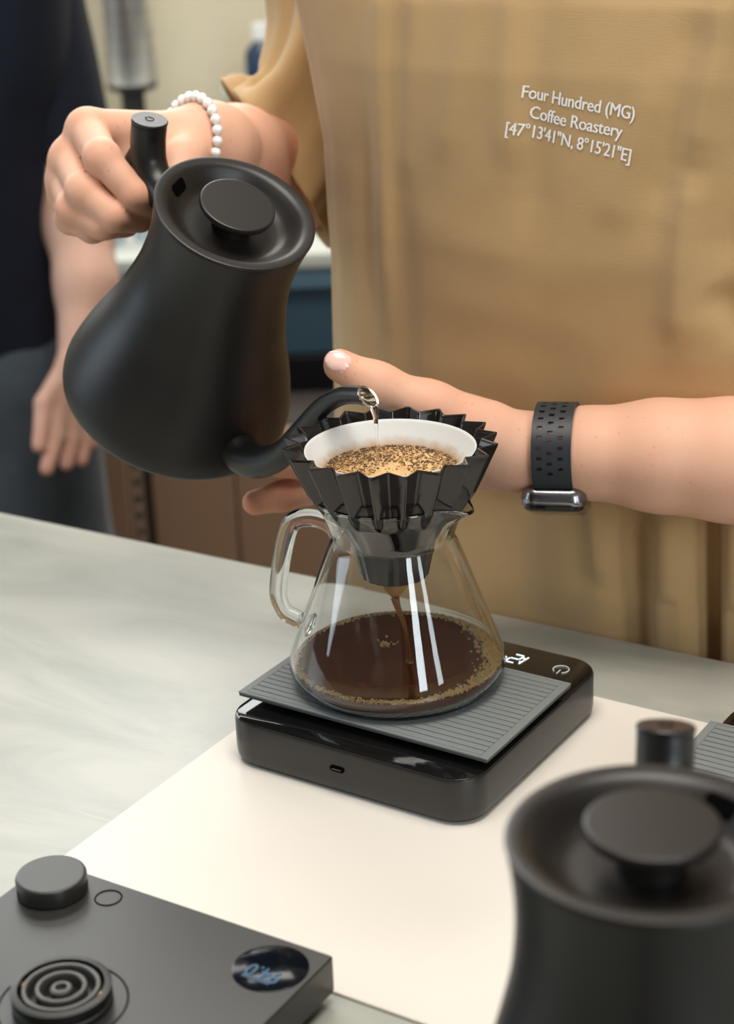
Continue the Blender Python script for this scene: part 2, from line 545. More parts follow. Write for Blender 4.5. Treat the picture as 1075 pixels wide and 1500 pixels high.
v, f = loft(rings, False, False)
n = NL; L0 = (len(rings) - 1) * n
f.append(tuple(range(n - 1, -1, -1))); f.append(tuple(L0 + i for i in range(n)))
mesh('carafe_body', v, f, M_['glass'], carafe, smooth=True)
HA = R(152)
hp = [(.0345, .0855), (.0430, .0905), (.0540, .0920), (.0650, .0880), (.0700, .0800), (.0750, .0620), (.0785, .0440), (.0785, .0350), (.0745, .0275), (.0670, .0245), (.0595, .0225)]
hp = spline([(r_ * math.cos(HA), r_ * math.sin(HA), z, .0042) for r_, z in hp], 60)
hp[:4, 3] = [.0062, .0055, .005, .0045]; hp[-4:, 3] = [.0045, .005, .0056, .0062]
mesh('handle', *tube(hp, 20, True, 1.35), M_['glass'], carafe, smooth=True)
# brewed coffee
coffee_m = pmat('black_coffee', (.060, .0135, .0036), .03, IOR=1.33, noise=(14, (.085, .022, .0045), .35, .7), Specular_IOR_Level=.3)
cof = empty('brewed_coffee', (CX, CY, TZ + .0030))
zt = .0098
mesh('liquid', *lathe([(.0005, 0), (.050, .0002), (.0570, .0014), (.0600, .0040), (.0610, .0075), (.0607, zt + .0006), (.0598, zt), (.0300, zt - .0002), (.0005, zt - .0002)], 96, (0, 0, 0), True, True), coffee_m, cof)
tag(cof, 'dark brown brewed coffee pooled in the bottom of the carafe', 'coffee')


def ico(rad, sub=1):
    bm = bmesh.new(); bmesh.ops.create_icosphere(bm, subdivisions=sub, radius=rad)
    bm.verts.index_update()
    v = np.array([x.co for x in bm.verts]); f = [[q.index for q in p.verts] for p in bm.faces]
    bm.free(); return v, f


iv, if_ = ico(1.0, 2)
iv1, if1 = ico(1.0, 1)
foam = MB()
for i in range(4200):
    a = RNG.uniform(0, 2 * math.pi)
    dens = .24 + .76 * max(0, math.cos(a - R(-18))) ** 1.2 + .25 * max(0, math.cos(a - R(-100)))
    if RNG.uniform() > dens: continue
    wid = .0030 + .0075 * max(0, math.cos(a - R(-5))) ** 3
    rr = .0603 - abs(RNG.normal(0, 1)) * wid * .5
    s_ = RNG.uniform(.0004, .0011) * (1.35 if math.cos(a - R(30)) > .8 else 1)
    foam.add(iv1 * s_ + np.array([rr * math.cos(a), rr * math.sin(a), zt + s_ * .25]), if1)
for i in range(42):
    a = RNG.uniform(0, 6.28); r_ = abs(RNG.normal(0, .0042)); s_ = RNG.uniform(.0004, .0011)
    foam.add(iv1 * s_ + np.array([-.006 + r_ * math.cos(a), .016 + r_ * math.sin(a) * .9, zt + s_ * .2]), if1)
bub = pmat('coffee_bubbles', (.60, .40, .17), .15, Transmission_Weight=.30, IOR=1.2)
tag(foam.build('foam_bubbles', bub, cof, smooth=True), kind='stuff')

# ------------------------------------------------------------------ dripper, paper, slurry
drip = empty('pleated_dripper', (CX, CY, .104))
tag(drip, 'smoky black pleated coffee dripper seated in the carafe neck', 'coffee dripper')
NP = 20
rows = [(.185, .0608, .0526), (.1835, .0604, .0522), (.168, .0535, .0458), (.1560, .0480, .0410), (.150, .0440, .0383), (.146, .0398, .0366), (.1425, .0340, .0330), (.125, .0242, .0237), (.104, .0196, .0190)]


def pleat_ring(z, ro, ri, dz=0):
    pts = []
    for i in range(NP):
        a = 2 * math.pi * (i + .35) / NP
        d = math.pi / NP
        # narrow ridge and valley flats
        for da, rr in ((-d * .07, ro), (d * .07, ro), (d * .93, ri), (d * 1.07, ri)):
            pts.append((rr * math.cos(a + da), rr * math.sin(a + da), z - .104))
    return pts


rg = [pleat_ring(*r_) for r_ in rows[::-1]]
th_ = .0016
rg += [pleat_ring(z, ro - th_ * 1.15, ri - th_ * 1.15) for z, ro, ri in rows]
v, f = loft(rg, False, False)
n = len(rg[0]); L0 = (len(rg) - 1) * n
for j in range(n):
    k = (j + 1) % n
    f.append((L0 + j, L0 + k, k, j))
o = mesh('pleated_wall', v, f, M_['dripper'], drip, smooth=False)
bvm = o.modifiers.new('edge', 'BEVEL'); bvm.width = .00035; bvm.segments = 2; bvm.limit_method = 'ANGLE'; bvm.angle_limit = R(25)
paper_m = bpy.data.materials.new('filter_paper'); paper_m.use_nodes = True
nt = paper_m.node_tree; b_ = nt.nodes['Principled BSDF']
b_.inputs['Base Color'].default_value = (.86, .85, .82, 1); b_.inputs['Roughness'].default_value = .75
tr = nt.nodes.new('ShaderNodeBsdfTranslucent'); tr.inputs[0].default_value = (.80, .78, .74, 1)
mxs = nt.nodes.new('ShaderNodeMixShader'); mxs.inputs[0].default_value = .35
tcn = nt.nodes.new('ShaderNodeTexCoord'); sep = nt.nodes.new('ShaderNodeSeparateXYZ'); nt.links.new(tcn.outputs['Object'], sep.inputs[0])
nz = nt.nodes.new('ShaderNodeTexNoise'); nz.inputs['Scale'].default_value = 160; nz.inputs['Detail'].default_value = 5
nt.links.new(tcn.outputs['Object'], nz.inputs[0])
mad = nt.nodes.new('ShaderNodeMath'); mad.operation = 'MULTIPLY_ADD'; mad.inputs[1].default_value = .006
nt.links.new(nz.outputs['Fac'], mad.inputs[0]); nt.links.new(sep.outputs['Z'], mad.inputs[2])
rp = nt.nodes.new('ShaderNodeValToRGB')
e = rp.color_ramp.elements
e[0].position = 0.0; e[0].color = (.62, .36, .13, 1)
e[1].position = 1.0; e[1].color = (.86, .85, .82, 1)
mr = nt.nodes.new('ShaderNodeMapRange'); mr.inputs['From Min'].default_value = .0805; mr.inputs['From Max'].default_value = .0870
nt.links.new(mad.outputs[0], mr.inputs[0]); nt.links.new(mr.outputs[0], rp.inputs[0])
nt.links.new(rp.outputs[0], b_.inputs['Base Color']); nt.links.new(rp.outputs[0], tr.inputs[0])
nt.links.new(b_.outputs[0], mxs.inputs[1]); nt.links.new(tr.outputs[0], mxs.inputs[2])
nt.links.new(mxs.outputs[0], nt.nodes['Material Output'].inputs[0])
PZ = .0890
pprof = [(.0022, .0890), (.0060, .0945), (.0120, .1050), (.0215, .1250), (.0285, .1480), (.0350, .1620), (.0395, .1695), (.0440, .1745), (.0474, .1795), (.0483, .1812)]
pp = [(r_, z - PZ) for r_, z in pprof]
pin = [(max(r_ - .0004, .0005), z + .0002) for r_, z in pp[::-1]]
v, f = lathe(pp + pin, 80)
# the fold seam nudges the rim
v = [(x * (1 + .018 * max(0, math.cos(math.atan2(y, x) - R(205))) ** 20), y, z) for x, y, z in v]
paper = mesh('paper_filter', v, f, paper_m, smooth=True, loc=(CX, CY, PZ))
tag(paper, 'white paper filter cone lining the pleated dripper', 'paper filter')

slurry_m = pmat('coffee_foam', (.66, .42, .18), .38, noise=(70, (.50, .27, .085), .42, .66), bump=(500, .5, .0008), Specular_IOR_Level=.4)
slur = empty('wet_coffee_grounds', (CX, CY, .150))
tag(slur, 'golden foamy coffee slurry and wet grounds inside the paper filter', 'coffee grounds')
mesh('slurry', *lathe([(.0005, -.030), (.0150, -.030), (.0290, -.0035), (.0375, .0176), (.0372, .0186), (.0330, .0182), (.0150, .0178), (.0005, .0178)], 64, (0, 0, 0), True, True), slurry_m, slur)
gr_m = [pmat('wet_ground_dark', (.085, .040, .016), .5), pmat('wet_ground_mid', (.21, .105, .038), .5), pmat('wet_ground_light', (.42, .25, .10), .5)]
for mi, cnt in ((0, 650), (1, 620), (2, 330)):
    g_ = MB()
    for i in range(cnt):
        while True:
            a = RNG.uniform(0, 2 * math.pi); rr = .0375 * math.sqrt(RNG.uniform())
            x, y = rr * math.cos(a), rr * math.sin(a)
            front = max(0, -y + .004) * 60 + (.4 if rr < .010 else 0)
            edge = (rr / .037) ** 2
            if RNG.uniform() < (.20 + .8 * edge) * max(.03, 1 - front): break
        s_ = RNG.uniform(.00028, .00082)
        sc3 = np.array([RNG.uniform(.7, 1.4), RNG.uniform(.7, 1.4), RNG.uniform(.5, 1.0)])
        lift = .0008 * max(0, (rr - .030) / .007)
        g_.add(iv1 * s_ * sc3 + np.array([x, y, .0181 + lift]), if1)
    tag(g_.build('grounds', gr_m[mi], slur, smooth=False), kind='stuff')

# filter drip and its stream, into the carafe
amber = pmat('coffee_stream', (.30, .12, .03), .05, Transmission_Weight=.6, IOR=1.33)
st = spline([(CX - .0004, CY - .004, .0905, .0026), (CX + .0010, CY - .006, .0850, .0019), (CX + .0046, CY - .0075, .0740, .0013), (CX + .0062, CY - .0085, .0620, .0012), (CX + .0068, CY - .009, .0535, .0019), (CX + .0068, CY - .009, .0513, .0026)], 40)
tag(mesh('coffee_stream', *tube(st, 14), amber, smooth=True), 'thin amber stream of coffee falling from the filter tip', 'coffee stream')


# ------------------------------------------------------------------ kettles
def make_kettle(slot_ang):
    root = empty('gooseneck_kettle')
    H, RB, RT = .1606, .0715, .0481
    body = [(.0005, .0008), (.060, .0008), (.0680, .0000), (.0715, .0008), (.0736, .0034), (.0744, .0085), (.0741, .0160), (.0712, .0280), (.0672, .0410), (.0617, .0560), (.0558, .0720),
            (.0513, .0890), (.0476, .1060), (.0460, .1220), (.0459, .1350), (.0469, .1470), (.0482, .1560), (.0486, .1590), (.0483, .1598), (.0462, .1590), (.0445, .1400)]
    body = [tuple(x) for x in spline(body[:2], 2)] + [tuple(x) for x in spline(body[2:-2], 60)] + body[-2:]
    mesh('kettle_body', *lathe(body, 96, (0, 0, 0), True, True), M_['kettle'], root)
    lid = empty('lid'); lid.parent = root; lid.location = (0, 0, H); lid.rotation_euler.z = slot_ang
    lp = [(.0487, -.0006), (.0491, -.0003), (.0492, .0003), (.0490, .0008), (.0484, .0010), (.0474, .0010), (.0444, .0009), (.0424, .0004), (.0405, -.0010), (.0375, -.0040), (.0345, -.0072), (.0318, -.0092), (.0295, -.0101), (.0280, -.0103), (.0250, -.0103), (.0105, -.0103)]
    mesh('lid_dish', *lathe(lp, 96), M_['kettle_lid'], lid)
    mesh('lid_underside', *lathe([(.0005, -.0112), (.0290, -.0112), (.0440, -.0030), (.0472, -.0006)], 64, (0, 0, 0), True, False), M_['kettle_lid'], lid)
    kp = [(.0122, -.0104), (.0118, -.0080), (.0114, -.0050), (.0118, -.0022), (.0145, -.0005), (.0205, .0016), (.0224, .0027), (.0230, .0040), (.0230, .0056), (.0227, .0064), (.0222, .0067), (.0215, .0067), (.0100, .0067), (.0005, .0067)]
    mesh('lid_knob', *lathe(kp, 72, (0, 0, 0), False, True), M_['kettle_lid'], lid)
    # vent slot follows the dish slope
    sv, sf = [], []
    rr_ = rrect(.0027, .0068, .0020, 5)
    ring_a, ring_b = [], []
    for x, y in rr_:
        a = y / .0375; r_ = .0378 + x
        zz = float(np.interp(r_, [.0318, .0345, .0375, .0405, .0424, .0440], [-.0092, -.0072, -.0040, -.0010, .0004, .0009]))
        ring_a.append((r_ * math.cos(a), r_ * math.sin(a), zz + .00025)); ring_b.append((r_ * math.cos(a), r_ * math.sin(a), zz - .0006))
    mesh('steam_vent', *loft([ring_b, ring_a]), M_['void'], lid, smooth=False)
    # handle: stem from below the rim sweeps up to the flat cap, grip continues down
    hp = spline([(-.0400, 0, .1220, .0115), (-.0560, 0, .1185, .0113), (-.0740, 0, .1175, .0112), (-.0880, 0, .1240, .0112), (-.0955, 0, .1360, .0112), (-.0990, 0, .1475, .0112)], 40)
    mesh('handle', *tube(hp, 28), M_['handle'], root)
    gp = spline([(-.0930, 0, .1300, .0108), (-.0965, 0, .1150, .0112), (-.0990, 0, .1000, .0113), (-.0998, 0, .0860, .0112), (-.0998, 0, .0780, .0108), (-.0996, 0, .0755, .0098)], 30)
    mesh('grip', *tube(gp, 28), M_['handle'], root)
    tdir = hp[-1, :3] - hp[-3, :3]; tdir /= np.linalg.norm(tdir)
    q = Vector(tdir).to_track_quat('Z', 'X')
    cap = mesh('handle_cap', *lathe([(.0106, -.0012), (.0106, .0004), (.0113, .0006), (.0115, .0010), (.0115, .0022), (.0110, .0028), (.0104, .0028), (.0050, .0028), (.0005, .0028)], 40, (0, 0, 0), True, True), M_['handle'], root)
    cap.location = hp[-1, :3]; cap.rotation_mode = 'QUATERNION'; cap.rotation_quaternion = q
    ic = MB()
    ic.add(*tube([(.0026 * math.cos(a), .0026 * math.sin(a), .0029, .00022) for a in np.linspace(R(-140), R(150), 22)], 6))
    ic.add(*tube([(-.0040, .0012, .0029, .00022), (-.0012, .0012, .0029, .00022)], 6)); ic.add(*tube([(-.0036, -.0008, .0029, .00022), (-.0014, -.0008, .0029, .00022)], 6))
    ic.build('cap_mark', M_['void'], cap)
    # gooseneck spout in the xz plane
    sp = spline([(.0560, .0230, .0135), (.0700, .0240, .0125), (.0835, .0290, .0112), (.0970, .0430, .0096), (.1075, .0630, .0080), (.1140, .0900, .0066), (.1215, .1180, .0058), (.1320, .1380, .0054), (.1430, .1500, .0053)], 60)
    tg = np.gradient(sp[:, :2], axis=0); tg /= np.linalg.norm(tg, axis=1)[:, None]
    NS = 24
    angs = np.linspace(0, 2 * math.pi, NS, endpoint=False)
    rings = []
    for (x, z, r_), (tx, tz) in zip(sp, tg):
        rings.append([(x - tz * r_ * math.cos(a), r_ * math.sin(a), z + tx * r_ * math.cos(a)) for a in angs])
    tip = np.array([.1490, .1545])

    def tipring(c, mj, mn):
        return [(c[0] - mj * math.cos(a), mn * math.sin(a), c[1] + .10 * mj * math.cos(a)) for a in angs]
    rings.append(tipring(tip, .0078, .0053))
    mesh('spout', *loft(rings, True, False), M_['handle'], root)
    tr_ = [tipring(tip, .00785, .00535), tipring(tip + (.0005, .0007), .0082, .0055), tipring(tip + (.0006, .0010), .0080, .0053), tipring(tip + (.0005, .0008), .0066, .0044), tipring(tip - (.004, .005), .0052, .0042), tipring(tip - (.010, .010), .004, .004)]
    mesh('spout_tip', *loft(tr_, False, True), M_['tip_steel'], root)
    return root


AXK = Vector((.3258, -.4318, .8411)).normalized()
AZK = Vector((.5065, -.6714, -.5409)); AZK = (AZK - AXK * AZK.dot(AXK)).normalized()
SDK = AXK.cross(AZK)
KB = Vector((-.1232, 1.1301, .1586))
k1 = make_kettle(R(212))
mw = Matrix((AZK, SDK, AXK)).transposed().to_4x4(); mw.translation = KB
k1.matrix_world = mw
tag(k1, 'matte black gooseneck kettle tilted to pour, held by its handle', 'kettle', 'matte black kettles')
k2 = make_kettle(0)
hd = math.atan2(.977, .214)
k2.location = (.0905, .5182, .0340); k2.rotation_euler.z = hd + math.pi
[c for c in k2.children if c.name.startswith('lid')][0].rotation_euler.z = R(42) - (hd + math.pi)
tag(k2, 'matte black kettle standing upright beside the empty scale', 'kettle', 'matte black kettles')

# water falling from the spout
tipw = mw @ Vector((.1560, 0, .1540))
ws = spline([(tipw.x - .0006, tipw.y + .0006, tipw.z + .0012, .0020), (tipw.x + .0006, tipw.y - .0008, tipw.z - .0030, .0021), (tipw.x + .0010, tipw.y - .0014, tipw.z - .0090, .0012), (tipw.x + .0011, tipw.y - .0016, .1830, .00085), (tipw.x + .0012, tipw.y - .0017, .1690, .0008)], 40)
tag(mesh('water_stream', *tube(ws, 14), M_['water'], smooth=True), 'thin clear stream of water falling from the kettle spout', 'water stream')


# ------------------------------------------------------------------ kettle bases
def make_base(full=True):
    """square power base, origin at its back left corner as seen from the camera side; x along the back edge, y toward the front"""
    root = empty('kettle_base')
    S = .171; T = .025
    c = (S / 2, -S / 2)
    mesh('base_shell', *rrect_prism(S / 2, S / 2, .0022, [(.0035, .006), (.0060, .0004), (.0075, 0), (T - .0007, 0), (T, .0007)], c), M_['base'], root)
    mesh('base_foot', *rrect_prism(S / 2 - .010, S / 2 - .010, .004, [(0, 0), (.0040, 0)], c), M_['rubber'], root)
    dial = mesh('dial', *lathe([(.0165, 0), (.0172, .0006), (.0175, .0014), (.0175, .0086), (.0171, .0095), (.0163, .0099), (.0155, .0099), (.0080, .0099), (.0005, .0099)], 72, (0, 0, 0), True, True), M_['base'], root, loc=(.0200, -.0205, T))
    # round button outline
    mesh('button', *tube([(.0065 * math.cos(a), .0065 * math.sin(a), .0001, .0004) for a in np.linspace(0, 2 * math.pi, 41)], 6), M_['void'], root, loc=(.0485, -.0125, T))
    scr = mesh('display', *lathe([(.0178, -.0008), (.0178, .0002), (.0172, .0005), (.0005, .0005)], 64, (0, 0, 0), True, True), M_['screen'], root, loc=(.1505, -.0220, T))
    t_ = mesh('display_reading', *text_geo('94.0', .0125, .0001), M_['blue_led'], scr, smooth=False, loc=(.0, -.0015, .0008)); t_.rotation_euler.z = math.pi
    t_.scale = (.85, 1, 1)
    b__ = mesh('display_reflection', *bevel_box(.0150, .0022, .0002, 0, 1), M_['blue_reflection'], scr, smooth=False, loc=(-.001, -.0105, .0007))  # glowing bar stands in for the dark blue reflection on the glass
    con = empty('connector'); con.parent = root; con.location = (.0830, -.0875, T)
    mesh('connector_well', *tube([(.0290 * math.cos(a), .0290 * math.sin(a), .0000, .0005) for a in np.linspace(0, 2 * math.pi, 61)], 6), M_['void'], con)
    mesh('connector_body', *lathe([(.0225, 0), (.0225, .0030), (.0208, .0038), (.0208, .0055), (.0224, .0062), (.0226, .0090), (.0200, .0096), (.0195, .0096), (.0195, .0030), (.0005, .0030)], 72, (0, 0, 0), True, True), M_['rubber'], con)
    for r_ in (.0165, .0105):
        mesh('connector_ring', *lathe([(r_ + .0011, .0030), (r_ + .0011, .0088), (r_ + .0006, .0093), (r_ - .0006, .0093), (r_ - .0011, .0088), (r_ - .0011, .0030)], 64), M_['ring_plastic'], con)
    mesh('connector_pin', *lathe([(.0050, .0030), (.0050, .0080), (.0042, .0088), (.0028, .0088), (.0026, .0060), (.0005, .0060)], 40, (0, 0, 0), False, True), M_['ring_plastic'], con)
    for a in (R(-8), R(18), R(195)):
        mesh('contact', *bevel_box(.0022, .0035, .0012, .0003, 1, (.0185 * math.cos(a), .0185 * math.sin(a), .0070)), M_['gold'], con)
    return root


kb = make_base()
kb.location = (-.168, .7897, .0001); kb.rotation_euler.z = R(-32.08)
tag(kb, 'square black kettle power base with dial and round temperature display', 'kettle base', 'kettle power bases')
kb2 = copy_tree(kb)
ca = R(-32.08)
off = Vector((.083 * math.cos(ca) + .0875 * math.sin(ca), .083 * math.sin(ca) - .0875 * math.cos(ca), 0))
kb2.location = Vector((.0905, .5182, .0001)) - off
tag(kb2, 'black power base under the upright standing kettle', 'kettle base', 'kettle power bases')


# ------------------------------------------------------------------ implicit surfaces for the people
class Vol:
    def __init__(s, lo, hi, h):
        s.lo = np.array(lo, float); s.h = h
        s.n = np.ceil((np.array(hi) - s.lo) / h).astype(int) + 1
        s.d = np.full(s.n, 1.0, np.float32)

    def block(s, blo, bhi):
        i0 = np.clip(np.floor((blo - s.lo) / s.h).astype(int), 0, s.n - 1); i1 = np.clip(np.ceil((bhi - s.lo) / s.h).astype(int) + 1, 1, s.n)
        sl = tuple(slice(a, b) for a, b in zip(i0, i1))
        ax_ = [s.lo[k] + s.h * np.arange(i0[k], i1[k]) for k in range(3)]
        return sl, np.meshgrid(*ax_, indexing='ij', sparse=True)

    def put(s, sl, val, k):
        a = s.d[sl]
        hh = np.clip(.5 + .5 * (val - a) / k, 0, 1)
        s.d[sl] = val * (1 - hh) + a * hh - k * hh * (1 - hh)

    def cone(s, p, q, r1, r2, k=.004):
        p = np.array(p, float); q = np.array(q, float); m = max(r1, r2) + 2 * k + 4 * s.h
        sl, (X, Y, Z) = s.block(np.minimum(p, q) - m, np.maximum(p, q) + m)
        d = q - p; L2 = max(d @ d, 1e-12)
        t = np.clip(((X - p[0]) * d[0] + (Y - p[1]) * d[1] + (Z - p[2]) * d[2]) / L2, 0, 1)
        v = np.sqrt((X - p[0] - t * d[0]) ** 2 + (Y - p[1] - t * d[1]) ** 2 + (Z - p[2] - t * d[2]) ** 2) - (r1 + t * (r2 - r1))
        s.put(sl, v.astype(np.float32), k)

    def chain(s, pts, k=.004):
        for a, b in zip(pts[:-1], pts[1:]): s.cone(a[:3], b[:3], a[3], b[3], k)

    def ell(s, c, rad, k=.004, rot=None, sub=False):
        c = np.array(c, float); rad = np.array(rad, float); m = max(rad) + 2 * k + 4 * s.h
        sl, (X, Y, Z) = s.block(c - m, c + m)
        P = np.stack(np.broadcast_arrays(X - c[0], Y - c[1], Z - c[2]), -1)
        if rot is not None: P = P @ np.array(rot)
        k0 = np.sqrt(((P / rad) ** 2).sum(-1)); k1_ = np.sqrt(((P / rad ** 2) ** 2).sum(-1)) + 1e-9
        v = (k0 * (k0 - 1) / k1_).astype(np.float32)
        if sub:
            a = s.d[sl]; hh = np.clip(.5 - .5 * (a + v) / k, 0, 1)
            s.d[sl] = a * (1 - hh) - v * hh + k * hh * (1 - hh)
        else: s.put(sl, v, k)

    def join(s, o, k):
        hh = np.clip(.5 + .5 * (o.d - s.d) / k, 0, 1)
        s.d = o.d * (1 - hh) + s.d * hh - k * hh * (1 - hh)

    def nets(s, it=1):
        d = s.d; sg = d < 0
        n0, n1, n2 = d.shape
        cnt = np.zeros((n0 - 1, n1 - 1, n2 - 1), np.int8)
        offs = [(i, j, k) for i in (0, 1) for j in (0, 1) for k in (0, 1)]
        for i, j, k in offs: cnt += sg[i:n0 - 1 + i, j:n1 - 1 + j, k:n2 - 1 + k]
        act = np.argwhere((cnt > 0) & (cnt < 8))
        vals = np.stack([d[act[:, 0] + i, act[:, 1] + j, act[:, 2] + k] for i, j, k in offs], 1).astype(float)
        oo = np.array(offs, float)
        acc = np.zeros((len(act), 3)); num = np.zeros(len(act))
        for a in range(8):
            for b in range(a + 1, 8):
                if abs(oo[a] - oo[b]).sum() != 1: continue
                m = (vals[:, a] < 0) != (vals[:, b] < 0)
                t = np.where(m, vals[:, a] / np.where(m, vals[:, a] - vals[:, b], 1), 0)
                acc += np.where(m[:, None], oo[a] + t[:, None] * (oo[b] - oo[a]), 0); num += m
        V = (act + acc / num[:, None]) * s.h + s.lo
        ids = np.full(cnt.shape, -1, np.int64); ids[act[:, 0], act[:, 1], act[:, 2]] = np.arange(len(act))
        F = []
        for ax_ in range(3):
            b, c = (ax_ + 1) % 3, (ax_ + 2) % 3
            s0 = [slice(None)] * 3; s1 = [slice(None)] * 3
            s0[ax_] = slice(0, -1); s1[ax_] = slice(1, None)
            A, B = sg[tuple(s0)], sg[tuple(s1)]
            e_ = np.argwhere(A != B)
            e_ = e_[(e_[:, b] > 0) & (e_[:, c] > 0) & (e_[:, b] < d.shape[b] - 1) & (e_[:, c] < d.shape[c] - 1)]
            def cid(db, dc):
                x = e_.copy(); x[:, b] -= db; x[:, c] -= dc
                return ids[x[:, 0], x[:, 1], x[:, 2]]
            q = np.stack([cid(1, 1), cid(0, 1), cid(0, 0), cid(1, 0)], 1)
            fl = A[e_[:, 0], e_[:, 1], e_[:, 2]]
            q = np.where(fl[:, None], q, q[:, ::-1])
            F.append(q)
        F = np.vstack(F); F = F[(F >= 0).all(1)]
        for _ in range(it):
            S_ = np.zeros_like(V); N_ = np.zeros(len(V))
            for a, b in ((0, 1), (1, 2), (2, 3), (3, 0)):
                np.add.at(S_, F[:, a], V[F[:, b]]); np.add.at(N_, F[:, a], 1)
                np.add.at(S_, F[:, b], V[F[:, a]]); np.add.at(N_, F[:, b], 1)
            V = .5 * V + .5 * S_ / np.maximum(N_, 1)[:, None]
        return V, F


def body_mesh(name, parts, mats, parent, flush_pts, nails=()):
    """parts: list of (V, F); flush_pts: (x y z radius weight); nails: (centre, rot(3x3 columns x,y,normal), rx, ry)"""
    V = np.vstack([p[0] for p in parts])
    F = []; n = 0
    for v, f in parts:
        F.append(f + n); n += len(v)
    F = np.vstack(F)
    me = bpy.data.meshes.new(name)
    me.vertices.add(len(V)); me.vertices.foreach_set('co', V.astype(np.float32).ravel())
    me.loops.add(F.size); me.loops.foreach_set('vertex_index', F.astype(np.int32).ravel())
    me.polygons.add(len(F)); me.polygons.foreach_set('loop_start', np.arange(0, F.size, 4, dtype=np.int32))
    me.update(calc_edges=True); me.validate()
    fl = np.zeros(len(V), np.float32)
    for x, y, z, r_, w_ in flush_pts:
        d2 = ((V - np.array([x, y, z])) ** 2).sum(1)
        fl = np.maximum(fl, w_ * np.exp(-d2 / (r_ * r_)))
    at = me.attributes.new('flush', 'FLOAT', 'POINT'); at.data.foreach_set('value', fl)
    o = link(name, me, mats, parent, True)
    if nails and len(F) == len(me.polygons):
        cen = V[F].mean(1)
        mi = np.zeros(len(F), np.int32)
        for c, rot, rx, ry in nails:
            q = (cen - np.array(c)) @ np.array(rot)
            mi[((q[:, 0] / rx) ** 2 + (q[:, 1] / ry) ** 4 < 1) & (q[:, 2] > -.004) & (q[:, 2] < .006)] = 1
        me.polygons.foreach_set('material_index', mi)
    return o


def frame(nrm, xdir):
    nrm = np.array(nrm, float); nrm /= np.linalg.norm(nrm)
    x = np.array(xdir, float); x -= nrm * (x @ nrm); x /= np.linalg.norm(x)
    y = np.cross(nrm, x)
    return np.stack([x, y, nrm], 1)


# ------------------------------------------------------------------ barista
BC = np.array([.193, 1.204]); BL = np.array([.856, -.517]); BF = np.array([-.517, -.856])


def bp(u, fwd, z):
    q = BC + BL * u + BF * fwd
    return np.array([q[0], q[1], z])


person = empty('person', (float(BC[0]), float(BC[1]), FL))
tag(person, 'person in a tan printed t-shirt pouring water from a black kettle', 'person')
PINV = Matrix.Translation((-float(BC[0]), -float(BC[1]), -FL))


def under_person(o, root, inv):
    o.parent = root
    o.matrix_parent_inverse = inv
    return o


# right arm and hand (on the kettle grip)
RI = [(-.1707, 1.1801, .3260, .0125), (-.1565, 1.1349, .3153, .0107), (-.1359, 1.1238, .2928, .0095), (-.1258, 1.1352, .2835, .0085)]
RM = [(-.1830, 1.1794, .3080, .0125), (-.1701, 1.1335, .2956, .0103), (-.1504, 1.1223, .2808, .0091), (-.1362, 1.1343, .2758, .0085)]
RRg = [(-.1873, 1.1812, .2936, .0120), (-.1786, 1.1394, .2834, .0097), (-.1594, 1.1283, .2742, .0086), (-.1458, 1.1391, .2716, .0080)]
RP = [(-.1883, 1.1859, .2810, .0110), (-.1820, 1.1491, .2752, .0092), (-.1676, 1.1383, .2696, .0082), (-.1578, 1.1465, .2687, .0070)]
RT_ = [(-.1089, 1.2000, .3058, .0190), (-.1110, 1.1700, .3040, .0140), (-.1120, 1.1490, .2930, .0110), (-.1150, 1.1350, .2830, .0095)]
RW = (-.0960, 1.2290, .3055)
va = Vol((-.215, 1.09, .17), (.02, 1.49, .37), .0017)
for c_, w_ in ((RI, (-.1060, 1.2130, .3140, .0150)), (RM, (-.1040, 1.2190, .3080, .0155)), (RRg, (-.1040, 1.2230, .3010, .0150)), (RP, (-.1060, 1.2250, .2950, .0140))):
    va.cone(w_[:3], c_[0][:3], w_[3], c_[0][3] * 1.08, .012)
va.ell((-.150, 1.196, .3020), (.030, .013, .022), .012, frame((0.35, .93, .1), (1, 0, 0)))
va.chain([(-.1050, 1.219, .305, .0200), (-.0943, 1.2316, .3030, .0240), (-.0835, 1.2950, .2850, .0315), (-.0680, 1.3500, .2680, .0355), (-.0560, 1.3960, .2520, .0355), (-.0330, 1.4509, .2260, .034)], .02)
va.cone((-.0980, 1.2200, .3140), (-.0900, 1.2450, .3030), .0150, .0205, .012)
va.chain(RT_, .008)
vf = Vol((-.215, 1.09, .17), (.02, 1.49, .37), .0017)
for c_ in (RI, RM, RRg, RP):
    t_ = Vol((-.215, 1.09, .17), (.02, 1.49, .37), .0017)
    t_.chain(c_, .004)
    t_.ell(c_[1][:3], (c_[1][3] * 1.06,) * 3, .004)
    t_.ell(c_[0][:3], (c_[0][3] * 1.08,) * 3, .004)
    vf.join(t_, .0012)
va.join(vf, .0040)
armR = va.nets(1)
del vf, t_

# left forearm and open hand behind the dripper
DD = np.array([.0, .016, -.0062])     # pushed back along the view of the place


def back(L_): return [(x, y + .016, z - .005, r_) for x, y, z, r_ in L_]


